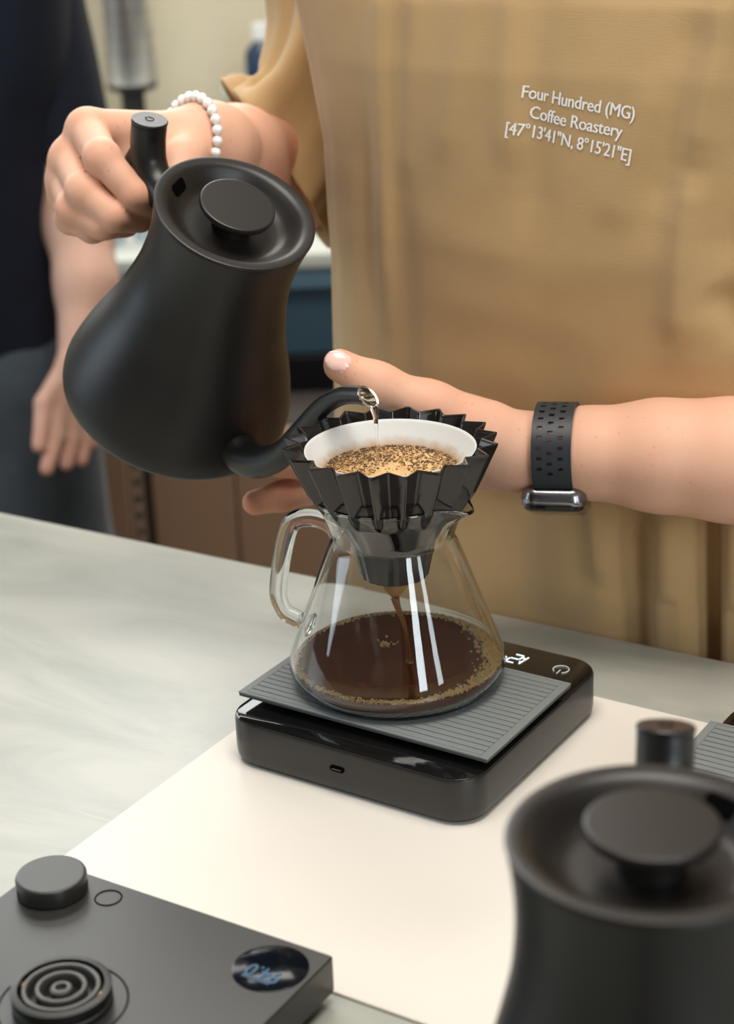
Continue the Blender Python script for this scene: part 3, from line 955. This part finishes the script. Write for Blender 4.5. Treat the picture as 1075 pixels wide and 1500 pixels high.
LT = back([(.0735, 1.0278, .1624, .0185), (.0407, 1.0208, .1799, .0155), (.0092, 1.0219, .1961, .0120), (-.0129, 1.0246, .2084, .0100)])
LI = back([(.0131, 1.0459, .1484, .0125), (-.0238, 1.0507, .1388, .0102), (-.0442, 1.0523, .1373, .0092), (-.0537, 1.0537, .1354, .0082)])
LM = back([(.0107, 1.0562, .1336, .0125), (-.0281, 1.0562, .1202, .0104), (-.0532, 1.0560, .1140, .0096), (-.0710, 1.0565, .1100, .0082)])
LRg = back([(.0149, 1.0678, .1223, .0120), (-.0200, 1.0745, .1120, .0098), (-.0396, 1.0737, .1098, .0090), (-.0504, 1.0716, .1102, .0080)])
LP = back([(.0236, 1.0778, .1149, .0110), (-.0026, 1.0887, .1072, .0085), (-.0181, 1.0885, .1065, .0080), (-.0281, 1.0869, .1080, .0070)])
lo_, hi_ = (-.095, .97, .06), (.44, 1.14, .235)
va = Vol(lo_, hi_, .0017)
for c_, w_ in ((LI, (.088, 1.046, .1480, .0165)), (LM, (.090, 1.056, .1410, .0165)), (LRg, (.092, 1.064, .1340, .0160)), (LP, (.093, 1.070, .1290, .0150))):
    va.cone(w_[:3], c_[0][:3], w_[3], c_[0][3] * 1.05, .012)
va.cone((.098, 1.049, .1420), (.060, 1.040, .1600), .0185, .0165, .012)
va.chain(LT, .010)
fo = [(.0950, 1.0490, .1400, .0195), (.1379, 1.0393, .1415, .0228), (.1794, 1.0290, .1417, .0290), (.2190, 1.0228, .1397, .0340), (.2937, 1.0337, .1265, .0430), (.3900, 1.0760, .1300, .0470)]
va.chain(fo, .012)
va.chain([(x, y + .018, z - .006, r_ * .95) for x, y, z, r_ in fo[:4]], .02)
vf = Vol(lo_, hi_, .0017)
for c_ in (LI, LM, LRg, LP):
    t_ = Vol(lo_, hi_, .0017)
    t_.chain(c_, .004)
    t_.ell(c_[1][:3], (c_[1][3] * 1.05,) * 3, .004)
    vf.join(t_, .0012)
va.join(vf, .0055)
tipn = np.array(LT[3][:3]); tdir_ = tipn - np.array(LT[2][:3])
nn = np.array([-.10, -.80, .60])
nfr = frame(nn, tdir_)
nailc = tipn + nfr[:, 2] * .0080 + nfr[:, 0] * .0005
va.ell(nailc, (.0084, .0068, .0028), .0006, nfr)
armL = va.nets(2)
del vf, t_, va

# coarse trunk, upper arms, neck, head (inside the clothing or above the frame)
vt = Vol((-.20, .95, -.95), (.62, 1.60, .92), .009)
vt.cone(bp(0, -.012, .10), bp(0, -.01, .36), .078, .098, .05)
for s_ in (-1, 1): vt.cone(bp(.07 * s_, -.012, .10), bp(.09 * s_, -.01, .36), .072, .082, .05)
vt.cone(bp(-.13, -.02, .43), bp(.13, -.02, .43), .06, .06, .05)
vt.cone(bp(0, -.01, .42), bp(.0, .03, .60), .062, .056, .03)
vt.chain([(*bp(-.13, -.05, .43), .045), (.004, 1.428, .36, .036), (-.0330, 1.4509, .2260, .033)], .03)
vt.chain([(*bp(.17, -.03, .43), .055), (*bp(.24, -.01, .27), .048), (.3900, 1.0760, .1300, .044)], .03)
for s_ in (-1, 1): vt.chain([(*bp(.085 * s_, -.02, .05), .075), (*bp(.095 * s_, 0, -.42), .062), (*bp(.10 * s_, -.02, -.84), .042)], .04)
for s_ in (-1, 1): vt.cone(bp(.10 * s_, -.02, -.885), bp(.11 * s_, .13, -.89), .034, .030, .02)
HD = bp(.0, .06, .735)
hf = frame((0, 0, 1), (*BF, 0))       # columns: forward, left, up
vt.ell(HD + hf[:, 2] * .025, (.098, .077, .100), .02, hf)
vt.ell(HD + hf[:, 0] * .028 - hf[:, 2] * .055, (.062, .056, .068), .03, hf)
vt.cone(HD + hf[:, 0] * .094 + hf[:, 2] * .005, HD + hf[:, 0] * .116 - hf[:, 2] * .030, .010, .013, .012)
vt.ell(HD + hf[:, 0] * .088 - hf[:, 2] * .066, (.010, .024, .010), .008, hf)
for s_ in (-1, 1):
    vt.ell(HD + hf[:, 1] * .078 * s_ - hf[:, 0] * .005 - hf[:, 2] * .01, (.018, .008, .030), .006, hf)
    vt.ell(HD + hf[:, 0] * .098 + hf[:, 1] * .033 * s_ + hf[:, 2] * .012, (.014, .018, .010), .008, hf, sub=True)
trunk = vt.nets(2)
fl = []
for c_ in (RI, RM, RRg, RP):
    fl += [(*c_[0][:3], .014, .45), (*c_[1][:3], .011, .65), (*c_[2][:3], .010, .6), (*c_[3][:3], .012, .7)]
for c_ in (LI, LM, LRg, LP):
    fl += [(*c_[1][:3], .016, .6), (*c_[2][:3], .016, .75), (*c_[3][:3], .014, .8)]
fl += [(*LT[2][:3], .014, .35), (*LT[3][:3], .012, .55), (-.0604, 1.3595, .2902, .06, .55), (.05, 1.03, .17, .02, .25)]
body = body_mesh('body', [armR, armL, trunk], [M_['skin'], M_['nail']], None, fl, [(nailc + nfr[:, 2] * .001, nfr, .0078, .0062)])
under_person(body, person, PINV)
for s_ in (-1, 1):
    e_ = mesh('eye', *(lambda q: (q[0] * .0125 + HD + hf[:, 0] * .083 + hf[:, 1] * .033 * s_ + hf[:, 2] * .012, q[1]))(ico(1.0, 2)), M_['eye'], smooth=True)
    under_person(e_, person, PINV)
hv = iv * np.array([.108, .086, .092])
hv = np.array([HD + hf @ (q + np.array([-.012, 0, .048])) for q in hv])
under_person(mesh('hair', hv, if_, M_['hair'], smooth=True), person, PINV)

# trousers (behind the counter)
vt = Vol((-.15, .95, -.95), (.55, 1.50, .06), .010)
vt.cone(bp(-.06, -.012, -.06), bp(.06, -.012, -.06), .102, .102, .03)
for s_ in (-1, 1): vt.chain([(*bp(.085 * s_, -.02, -.08), .100), (*bp(.095 * s_, 0, -.42), .085), (*bp(.10 * s_, -.02, -.80), .075)], .03)
V_, F_ = vt.nets(2)
under_person(mesh('trousers', V_, F_, M_['denim'], smooth=True), person, PINV)


# ---- tan t-shirt: torso loft plus two sleeves, with modelled folds
def seg_d(u, z, a, b):
    a = np.array(a); b = np.array(b); d = b - a
    t = np.clip(((u - a[0]) * d[0] + (z - a[1]) * d[1]) / (d @ d), 0, 1)
    return np.hypot(u - a[0] - t * d[0], z - a[1] - t * d[1]), t


# (start u,z), (end u,z), width, height in metres; negative is a valley
FOLDS = [((-.132, .43), (-.137, .19), .010, .0030), ((-.106, .42), (-.118, .28), .009, .0026), ((-.118, .43), (-.125, .05), .012, -.0030),
         ((-.150, .34), (-.155, .02), .012, -.0028), ((-.060, .43), (-.085, .30), .011, .0022), ((-.037, .43), (-.034, .30), .012, .0032), ((-.022, .43), (-.020, .26), .014, -.0028),
         ((.103, .44), (.082, .31), .012, .0055), ((.082, .31), (.076, .20), .012, .0050), ((.125, .40), (.102, .24), .016, -.0065), ((.140, .36), (.118, .27), .013, .0045),
         ((.095, .24), (.120, .21), .012, -.0040), ((.085, .40), (.062, .28), .014, -.0030), ((.060, .36), (.030, .27), .012, .0018),
         ((.018, .12), (.026, .03), .0070, .0060), ((.026, .03), (.012, -.04), .011, .0045), ((.042, .13), (.050, -.06), .016, -.0075), ((.068, .10), (.072, -.06), .013, .0060),
         ((.094, .12), (.098, -.06), .0085, -.0120), ((.114, .13), (.118, -.06), .012, .0065), ((.135, .13), (.138, -.06), .012, -.0060), ((.155, .13), (.16, -.06), .012, .0050),
         ((-.040, .10), (-.028, -.05), .022, -.0035), ((-.085, .12), (-.080, -.06), .020, .0035), ((-.01, .14), (-.005, .00), .018, .0024),
         ((-.125, .27), (-.03, .245), .014, .0006), ((-.10, .215), (.03, .205), .014, .0005), ((-.02, .23), (.07, .26), .014, .0006), ((-.12, .16), (-.02, .175), .014, .0006)]


def torso_pts(nth=420, nz=170):
    zs = np.concatenate([np.linspace(-.13, .38, 130), np.linspace(.385, .545, nz - 130)])
    th = np.linspace(0, 2 * math.pi, nth, endpoint=False)
    A = np.interp(zs, [-.13, 0, .10, .22, .30, .36, .40, .43, .47, .50, .525, .545], [.240, .236, .229, .224, .226, .238, .250, .244, .205, .135, .088, .080])
    B = np.interp(zs, [-.13, 0, .10, .25, .36, .43, .47, .50, .525, .545], [.115, .1175, .1215, .130, .128, .116, .096, .085, .080, .076])
    rings = []
    for z, a, b in zip(zs, A, B):
        e_ = 2 / 2.5
        cu_, su = np.cos(th), np.sin(th)
        u = a * np.sign(cu_) * np.abs(cu_) ** e_; w_ = b * np.sign(su) * np.abs(su) ** e_    # w>0 front
        dz = np.zeros_like(u)
        if z > .40: dz = -(z - .40) * .62 * np.clip(su, 0, 1) ** 2
        amp = np.zeros_like(u)
        for p0, p1, wd, hgt in FOLDS:
            d, t = seg_d(u, np.full_like(u, z), p0, p1)
            fade = np.clip(np.minimum(t, 1 - t) * 5 + .25, .0, 1)
            amp += hgt * np.exp(-(d / wd) ** 2) * fade
        amp *= 1.45 * np.clip(su * 3, 0, 1)
        # soft side folds and the loose side seam
        amp += .0035 * np.sin(23 * th + 9 * z) * np.clip(1 - np.abs(su) * 1.5, 0, 1)
        lowpush = np.clip(amp, -1, .004) if z < .03 else amp
        w2 = w_ + lowpush * 1.0
        if z < .03: w2 = np.minimum(w2, .1265)
        pts = [bp(uu, ww, z + dd) for uu, ww, dd in zip(u, w2, dz)]
        rings.append(pts)
    return rings


tr_rings = torso_pts()
shirt = MB()
shirt.add(*loft(tr_rings, False, False))
# neck opening turned in
neck_in = [[q + (np.array([*BC, q[2]]) - q) * .10 - np.array([0, 0, .012]) for q in tr_rings[-1]]]
shirt.add(*loft([tr_rings[-1]] + neck_in, False, False))


def sleeve(keys, nth=120, nr=90, sq=1.0, folds=()):
    """keys: centre, U, V per key ring; a ring point is c + U cos + V sin"""
    K = spline([np.concatenate(k) for k in keys], nr)
    th = np.linspace(0, 2 * math.pi, nth, endpoint=False)
    rings = []
    for i, q in enumerate(K):
        c, U, Vv = q[:3], q[3:6], q[6:9]
        t = i / (nr - 1)
        ring = []
        for a in th:
            m = 1.0
            for a0, t0, a1, t1, wd, hg in folds:
                aa = a0 + (a1 - a0) * np.clip((t - t0) / (t1 - t0), 0, 1)
                out = max(0, t0 - t, t - t1)
                da = (a - aa + math.pi) % (2 * math.pi) - math.pi
                m += hg * math.exp(-(da / wd) ** 2) * math.exp(-(out / .10) ** 2)
            ca_, sa_ = math.cos(a), math.sin(a)
            ring.append(c + m * (U * math.copysign(abs(ca_) ** sq, ca_) + Vv * math.copysign(abs(sa_) ** sq, sa_)))
        rings.append(ring)
    hem = [[c_ + (q - c_) * .93 for q in rings[-1]] for c_ in [np.mean(rings[-1], axis=0)]][0]
    dn = np.mean(rings[-1], axis=0) - np.mean(rings[-4], axis=0); dn /= np.linalg.norm(dn)
    roll_ = [[c_ + (q - c_) * .985 + dn * .0015 for q in rings[-1]] for c_ in [np.mean(rings[-1], axis=0)]][0]
    inn = [[(np.mean(rg_, axis=0) + (np.array(q) - np.mean(rg_, axis=0)) * .93) for q in rg_] for rg_ in rings[-30::4]][::-1]
    return loft(rings + [roll_, hem] + inn, False, False)


view_x = np.array([.9992, -.0145, -.0365]); view_y = np.array([.0393, .3693, .9285]); view_z = np.array([0, .9292, -.3696])
def rg_(c, phi, uu, dd, tilt=0.0):
    """key ring: centre, half axis turned phi degrees above the wearer's right, half depth"""
    U = uu * (-math.cos(R(phi)) * view_x + math.sin(R(phi)) * view_y)
    return (np.array(c), U, -dd * view_z + tilt * U)


keysR = [rg_((.0350, 1.400, .470), 20, .060, .055), rg_((.0080, 1.430, .405), 2, .062, .066), rg_((-.0020, 1.425, .350), 2, .055, .068), rg_((-.0220, 1.415, .310), 14, .047, .072),
         rg_((-.0400, 1.400, .276), 44, .060, .078), rg_((-.0561, 1.3857, .2566), 56, .070, .080)]
foldsR = [(-.1, .15, .35, .62, .16, .10), (.75, .2, .8, .8, .16, -.11), (1.25, .15, 1.2, .95, .2, .08), (1.75, .3, 1.55, 1.0, .16, -.10), (2.2, .5, 2.1, 1.0, .2, .09), (2.7, .5, 2.5, 1.0, .18, -.09), (.35, .72, .45, 1.0, .16, -.16), (0.02, .8, .05, 1.0, .22, .14)]
shirt.add(*sleeve(keysR, 160, 100, .72, foldsR))
keysL = [(bp(.150, -.03, .455), np.array([.035, .0, .050]), np.array([*BF, 0]) * .075),
         (bp(.235, -.02, .37), np.array([.070, -.03, .03]), np.array([*BF, 0]) * .075),
         (bp(.265, .0, .29), np.array([.070, -.035, .012]), np.array([*BF, 0]) * .078),
         (bp(.285, .02, .22), np.array([.070, -.035, .02]), np.array([*BF, 0]) * .080)]
shirt.add(*sleeve(keysL, 90, 60))
so = shirt.build('t_shirt', M_['tan'], None, smooth=True)
under_person(so, person, PINV)
# chest print, laid onto the cloth
bvh = BVHTree.FromPolygons([Vector(x) for x in shirt.v], shirt.f)


def print_line(s, u0, z0, u1, z1, capn):
    tv, tf = text_geo(s, 1.0, 0, 'LEFT', .96, 0)
    xs = [q[0] for q in tv]; x0, x1 = min(xs), max(xs)
    mb = MB()
    out = []
    for x, y, _ in tv:
        t = (x - x0) / (x1 - x0)
        u = u0 + (u1 - u0) * t; z = z0 + (z1 - z0) * t + y * capn
        # slight forward lean of letters with the tilt of the line
        u += -y * capn * (z1 - z0) / (u1 - u0)
        org = Vector(bp(u, .30, z)); hit = bvh.ray_cast(org, Vector((-BF[0], -BF[1], 0)))
        q = hit[0] if hit[0] is not None else Vector(bp(u, .126, z))
        out.append(q + Vector((BF[0], BF[1], 0)) * .0006)
    dl = Vector((BL[0], BL[1], 0))
    for k in (-1, 0, 1):
        mb.add([q + dl * k * .00022 + Vector((BF[0], BF[1], 0)) * .00004 * k for q in out], tf)
    return mb


CH = .0108
for s_, u0, z0, u1, z1 in (('Four Hundred (MG)', -.0275, .3468, .0461, .3375), ('Coffee Roastery', -.0230, .3345, .0385, .3265), ("[47\u00b013'41\"N, 8\u00b015'21\"E]", -.0368, .3252, .0444, .3130)):
    o = print_line(s_, u0, z0, u1, z1, CH).build('chest_print', M_['white_print'], None, smooth=False)
    under_person(o, person, PINV)

# ---- bead bracelet on the right wrist
br = empty('bead_bracelet', (-0.1089, 1.2152, 0.3088))
bn = .74 * view_x + .67 * view_z; bfm = frame(bn, view_y)
bead_me = None
NB = 26
cxy = np.array([.0, .0, .0])
for i in range(NB):
    a = 2 * math.pi * i / NB
    p_ = bfm[:, 0] * .0305 * math.cos(a) + bfm[:, 1] * .0310 * math.sin(a)
    if bead_me is None:
        o = mesh('bead', iv * .0037, if_, M_['pearl'], br, smooth=True); bead_me = o.data
    else:
        o = link('bead', bead_me, None, br, False)
    o.location = p_
tag(br, 'white round bead bracelet worn on the wrist of the kettle hand', 'bracelet')

# ---- wrist watch on the left wrist
wc = np.array([.1195, 1.0520, .1395])
wx = np.array([.97, -.23, .03]); wx /= np.linalg.norm(wx)          # along the forearm
wdn = np.array([-.12, -.42, -.90]); wdn -= wx * (wdn @ wx); wdn /= np.linalg.norm(wdn)   # case faces down and outwards
wsd = np.cross(wx, wdn)
watch = empty('wrist_watch')
wm = Matrix((Vector(wx), Vector(wsd), Vector(wdn))).transposed().to_4x4(); wm.translation = Vector(wc)
watch.matrix_world = wm @ Matrix.Scale(1.07, 4)
RA, RBb = .0325, .0262       # band ellipse half axes: across, and towards the case
nb, HW = 150, .0112
band = MB()


def bandp(a, rad): return ((RA + rad) * math.sin(a), (RBb + rad) * math.cos(a))


aa = np.linspace(R(28), R(332), nb)
# pin holes in three staggered rows: grid with removed cells
nw = 15
holes = set()
step = 6
for k, i in enumerate(range(12, nb - 14, step)):
    for row, j in enumerate((3, 7, 11)):
        ii = i + (step // 2 if row == 1 else 0)
        for di in (0, 1):
            for dj in (0, 1): holes.add((ii + di, j - dj))
xs = np.linspace(-HW, HW, nw + 1)
vv = []; ff = []
idx = {}


def vid(i, j, s_):
    key = (i, j, s_)
    if key not in idx:
        y, z = bandp(aa[i], .0019 if s_ else 0.0)
        idx[key] = len(vv); vv.append((xs[j], y, z))
    return idx[key]


for i in range(nb - 1):
    for j in range(nw):
        if (i, j) in holes: continue
        ff.append((vid(i, j, 1), vid(i + 1, j, 1), vid(i + 1, j + 1, 1), vid(i, j + 1, 1)))
        ff.append((vid(i, j, 0), vid(i, j + 1, 0), vid(i + 1, j + 1, 0), vid(i + 1, j, 0)))
        for di, dj, e0, e1 in ((-1, 0, (i, j + 1), (i, j)), (1, 0, (i + 1, j), (i + 1, j + 1)), (0, -1, (i, j), (i + 1, j)), (0, 1, (i + 1, j + 1), (i, j + 1))):
            ni, nj = i + di, j + dj
            if (ni, nj) in holes or ni < 0 or nj < 0 or ni >= nb - 1 or nj >= nw:
                ff.append((vid(*e0, 1), vid(*e0, 0), vid(*e1, 0), vid(*e1, 1)))
bo = mesh('band', vv, ff, M_['watch_band'], watch, smooth='auto')
case = mesh('case', *rrect_prism(.0185, .0205, .0085, [(.0225, .0035), (.0240, .0012), (.0262, .0), (.0312, .0), (.0330, .0008), (.0340, .0020)]), M_['watch_case'], watch)
mesh('screen', *rrect_prism(.0172, .0192, .0078, [(.0338, .0000), (.0352, .0006), (.0360, .0022), (.0364, .0050)]), M_['watch_screen'], watch)
v, f = lathe([(.0032, 0), (.0032, .0020), (.0027, .0026), (.0005, .0026)], 24, (0, 0, 0), True, True)
mesh('crown', [(-z - .0184, y + .005, x + .0285) for x, y, z in v], f, M_['watch_case'], watch)
tag(watch, 'smart watch with perforated dark band on the wrist behind the dripper', 'watch')

# ------------------------------------------------------------------ second person
p2 = empty('person', (-.56, 2.30, FL))
P2INV = Matrix.Translation((.56, -2.30, -FL))
tag(p2, 'person in a navy t-shirt standing with one arm hanging by the wall', 'person')
va = Vol((-.47, 1.98, -.27), (-.26, 2.42, .26), .0035)
va.chain([(-.375, 2.325, .26, .042), (-.356, 2.28, .13, .046), (-.345, 2.235, .0345, .043), (-.334, 2.180, -.0292, .037), (-.343, 2.125, -.1086, .026)], .02)
hb = (-.345, 2.118, -.118)
fing = [[(-.368, 2.100, -.150, .0125), (-.374, 2.086, -.190, .0110), (-.386, 2.064, -.226, .0092)], [(-.354, 2.108, -.158, .0125), (-.358, 2.102, -.200, .0108), (-.366, 2.090, -.230, .0090)],
        [(-.342, 2.122, -.160, .0120), (-.344, 2.120, -.202, .0104), (-.350, 2.108, -.232, .0088)], [(-.332, 2.134, -.155, .0105), (-.332, 2.134, -.192, .0090), (-.336, 2.124, -.216, .0078)],
        [(-.362, 2.108, -.122, .0150), (-.386, 2.088, -.150, .0110), (-.392, 2.062, -.196, .0090)]]
for c_ in fing[:4]: va.cone(hb, c_[0][:3], .022, c_[0][3], .012)
for c_ in fing: va.chain(c_, .004)
arm2 = va.nets(1)
vt = Vol((-.88, 2.0, -.95), (-.22, 2.62, .92), .011)
c2 = np.array([-.56, 2.30])
l2 = np.array([.97, -.24]); f2 = np.array([-.24, -.97])


def bq(u, w_, z): q = c2 + l2 * u + f2 * w_; return np.array([q[0], q[1], z])


vt.cone(bq(-.06, 0, .05), bq(-.08, 0, .36), .10, .11, .05); vt.cone(bq(.06, 0, .05), bq(.08, 0, .36), .10, .11, .05)
vt.cone(bq(-.13, 0, .42), bq(.13, 0, .42), .055, .055, .05); vt.cone(bq(0, 0, .42), bq(0, .02, .60), .06, .055, .03)
vt.chain([(*bq(.15, -.02, .42), .045), (-.375, 2.325, .26, .042)], .03)
vt.chain([(*bq(-.18, 0, .42), .055), (*bq(-.23, 0, .14), .045), (*bq(-.22, .05, -.12), .030), (*bq(-.21, .07, -.22), .028)], .03)
for s_ in (-1, 1): vt.chain([(*bq(.085 * s_, 0, -.02), .09), (*bq(.10 * s_, 0, -.46), .06), (*bq(.10 * s_, 0, -.85), .042)], .04)
for s_ in (-1, 1): vt.cone(bq(.10 * s_, -.02, -.885), bq(.11 * s_, .13, -.89), .034, .030, .02)
HD2 = bq(0, .04, .735); hf2 = frame((0, 0, 1), (*f2, 0))
vt.ell(HD2 + hf2[:, 2] * .025, (.098, .077, .100), .02, hf2); vt.ell(HD2 + hf2[:, 0] * .028 - hf2[:, 2] * .055, (.062, .056, .068), .03, hf2)
vt.cone(HD2 + hf2[:, 0] * .094 + hf2[:, 2] * .005, HD2 + hf2[:, 0] * .116 - hf2[:, 2] * .030, .010, .013, .012)
for s_ in (-1, 1): vt.ell(HD2 + hf2[:, 1] * .078 * s_ - hf2[:, 2] * .01, (.018, .008, .030), .006, hf2)
tr2 = vt.nets(2)
fl2 = [(*c_[-1][:3], .03, .6) for c_ in fing] + [(-.345, 2.118, -.14, .04, .45)]
under_person(body_mesh('body', [arm2, tr2], [M_['skin2']], None, fl2), p2, P2INV)
hv = np.array([HD2 + hf2 @ (q * np.array([.108, .086, .092]) + np.array([-.012, 0, .048])) for q in iv])
under_person(mesh('hair', hv, if_, M_['hair'], smooth=True), p2, P2INV)


def torso2(keys, wob):
    rings = []
    th = np.linspace(0, 2 * math.pi, 120, endpoint=False)
    for z, a, b, off_ in keys:
        e_ = 2 / 2.4
        rings.append([bq(a * np.sign(math.cos(t)) * abs(math.cos(t)) ** e_ + off_, b * np.sign(math.sin(t)) * abs(math.sin(t)) ** e_ + wob * math.sin(9 * t + 14 * z), z) for t in th])
    return rings


kk = spline([(-.150, .188, .122, 0), (-.08, .192, .124, 0), (.05, .194, .124, 0), (.15, .202, .126, 0), (.22, .220, .130, 0), (.30, .226, .126, 0), (.40, .228, .105, 0), (.46, .19, .085, 0), (.50, .09, .078, 0), (.52, .078, .072, 0)], 60)
sh2 = MB(); sh2.add(*loft(torso2(kk, .0025), False, False))
k2_ = [(bq(.10, 0, .43), np.array([.04, 0, .05]), np.array([-.02, -.085, 0])), (np.array([-.395, 2.310, .36]), np.array([.050, 0, .012]), np.array([-.01, -.078, -.01])),
       (np.array([-.372, 2.312, .25]), np.array([.050, 0, .010]), np.array([-.01, -.074, -.01])), (np.array([-.356, 2.287, .137]), np.array([.050, .0, .008]), np.array([-.012, -.068, -.014]))]
sh2.add(*sleeve(k2_, 72, 40))
under_person(sh2.build('t_shirt', M_['navy'], None, smooth=True), p2, P2INV)
vt = Vol((-.85, 2.0, -.95), (-.25, 2.62, -.02), .010)
vt.cone(bq(-.07, 0, -.16), bq(.085, 0, -.16), .112, .112, .03)
for s_ in (-1, 1): vt.chain([(*bq(.105 * s_, 0, -.18), .108), (*bq(.120 * s_, 0, -.46), .098), (*bq(.115 * s_, 0, -.82), .085)], .03)
V_, F_ = vt.nets(2)
under_person(mesh('trousers', V_, F_, M_['denim'], smooth=True), p2, P2INV)

# ------------------------------------------------------------------ back of the room
# low brown cabinet behind the counter
cab = empty('brown_cabinet', (-.10, 2.50, FL))
tag(cab, 'low brown wooden cabinet with perforated metal strip behind the counter', 'cabinet')
CZ = .585
for x0, x1 in ((-.70, -.350), (-.313, -.194), (-.190, .50)):
    mesh('panel', *bevel_box(x1 - x0, .02, CZ, .002, 1), M_['cabinet'], cab, loc=((x0 + x1) / 2 + .10 + 0, 0, CZ / 2))
stp = mesh('perforated_strip', *bevel_box(.022, .012, CZ, .001, 1), M_['strip'], cab, loc=(-.337 + .10, .004, CZ / 2))
hole_me = None
for i in range(21):
    z = .27 - i * .0262
    if hole_me is None:
        hv_, hf_ = lathe([(.0005, 0), (.0052, 0), (.0052, .0015), (.0005, .0015)], 14, (0, 0, 0), False, False)
        o = mesh('hole', [(x, -z_, y) for x, y, z_ in hv_], hf_, M_['dark_gap'], stp); hole_me = o.data
    else: o = link('hole', hole_me, None, stp, False)
    o.location = (0, -.0058, z)
mesh('gap_edge', *bevel_box(.016, .03, CZ, 0, 1), M_['dark_gap'], cab, loc=(-.320 + .10, .012, CZ / 2))
mesh('carcass', *bevel_box(1.19, .15, CZ - .004, .003, 1), M_['dark_gap'], cab, loc=(0, .102, CZ / 2))

# steel back counter with pale ledge
bk = empty('back_counter', (0, 2.95, FL))
tag(bk, 'blue grey steel back counter with a pale ledge along the wall', 'counter')
LZ = .7725
mesh('ledge', *bevel_box(3.4, .62, .025, .004, 2), M_['ledge'], bk, loc=(.2, .10, LZ))
mesh('front_upper', *bevel_box(3.36, .03, .034, .003, 1), M_['blue_light'], bk, loc=(.2, -.185, LZ - .0305))
mesh('front_middle', *bevel_box(3.36, .03, .112, .003, 1), M_['blue_steel'], bk, loc=(.2, -.155, LZ - .1050))
mesh('front_lower', *bevel_box(3.36, .03, .60, .003, 1), M_['black_panel'], bk, loc=(.2, -.150, .308))
mesh('side_panel', *bevel_box(.03, .5, .72, .003, 1), M_['blue_steel'], bk, loc=(-1.47, .1, .37))
mesh('side_panel', *bevel_box(.03, .5, .72, .003, 1), M_['blue_steel'], bk, loc=(1.86, .1, .37))
# hanging steel dispenser
ds = empty('steel_dispenser', (-.388, 3.28, .055))
tag(ds, 'brushed steel cylinder dispenser with black nozzle hanging on the wall', 'dispenser')
mesh('cylinder', *lathe([(.040, .0), (.0465, .002), (.0475, .008), (.0475, .60), (.046, .606), (.0005, .606)], 64, (0, 0, 0), True, True), M_['steel'], ds)
mesh('nozzle', *lathe([(.0005, -.062), (.019, -.062), (.021, -.056), (.0215, -.018), (.0295, -.012), (.044, -.008), (.0455, .004), (.040, .006)], 48, (0, 0, 0), True, False), M_['black_panel'], ds)
mesh('wall_bracket', *bevel_box(.04, .20, .05, .004, 1), M_['steel'], ds, loc=(0, .125, .30))

# shelf with a bottle
shf = empty('wall_shelf', (-.10, 3.37, .02))
tag(shf, 'pale blue grey shelf on the wall beside the sleeve', 'shelf')
mesh('board', *bevel_box(.26, .20, .018, .003, 1), M_['ledge'], shf, loc=(0, .02, .009))
mesh('shelf_bracket', *bevel_box(.02, .16, .06, .003, 1), M_['steel'], shf, loc=(0, .04, -.03))
bt = empty('bottle', (-.156, 3.34, .0385))
tag(bt, 'dark blue bottle with white cap standing on the wall shelf', 'bottle')
mesh('bottle_body', *lathe([(.0005, 0), (.029, 0), (.032, .003), (.032, .05), (.028, .062), (.016, .072), (.0145, .078), (.0005, .078)], 40, (0, 0, 0), True, True), M_['bottle_blue'], bt)
mesh('bottle_cap', *lathe([(.0165, .076), (.0165, .102), (.0145, .106), (.0005, .106)], 32, (0, 0, 0), True, True), M_['cap_white'], bt)
# steel jugs on the ledge
for i, (x, y, h_, w_, lb) in enumerate(((-.395, 2.86, .105, .024, 'tall pale steel jug on the back ledge'), (-.335, 2.88, .090, .022, 'short pale steel jug on the back ledge beside the tall one'), (-.282, 2.90, .115, .020, 'slim pale steel flask on the back ledge'))):
    jg = empty('steel_jug' if i < 2 else 'steel_flask', (x, y, FL + LZ + .0125))
    tag(jg, lb, 'jug' if i < 2 else 'flask', 'steel vessels on the ledge')
    mesh('vessel', *lathe([(.0005, .0), (w_, 0), (w_ * 1.05, .004), (w_ * 1.02, h_ * .5), (w_ * .82, h_ * .8), (w_ * .9, h_), (w_ * .84, h_), (w_ * .76, h_ * .8), (w_ * .9, .01), (.0005, .01)], 36, (0, 0, 0), True, True), M_['pitcher'], jg)
    hpth = spline([(w_ * .8, 0, h_ * .88, .003), (w_ * 1.5, 0, h_ * .85, .003), (w_ * 1.6, 0, h_ * .5, .003), (w_ * 1.0, 0, h_ * .25, .003)], 20)
    mesh('jug_handle', *tube(hpth, 10), M_['pitcher'], jg)
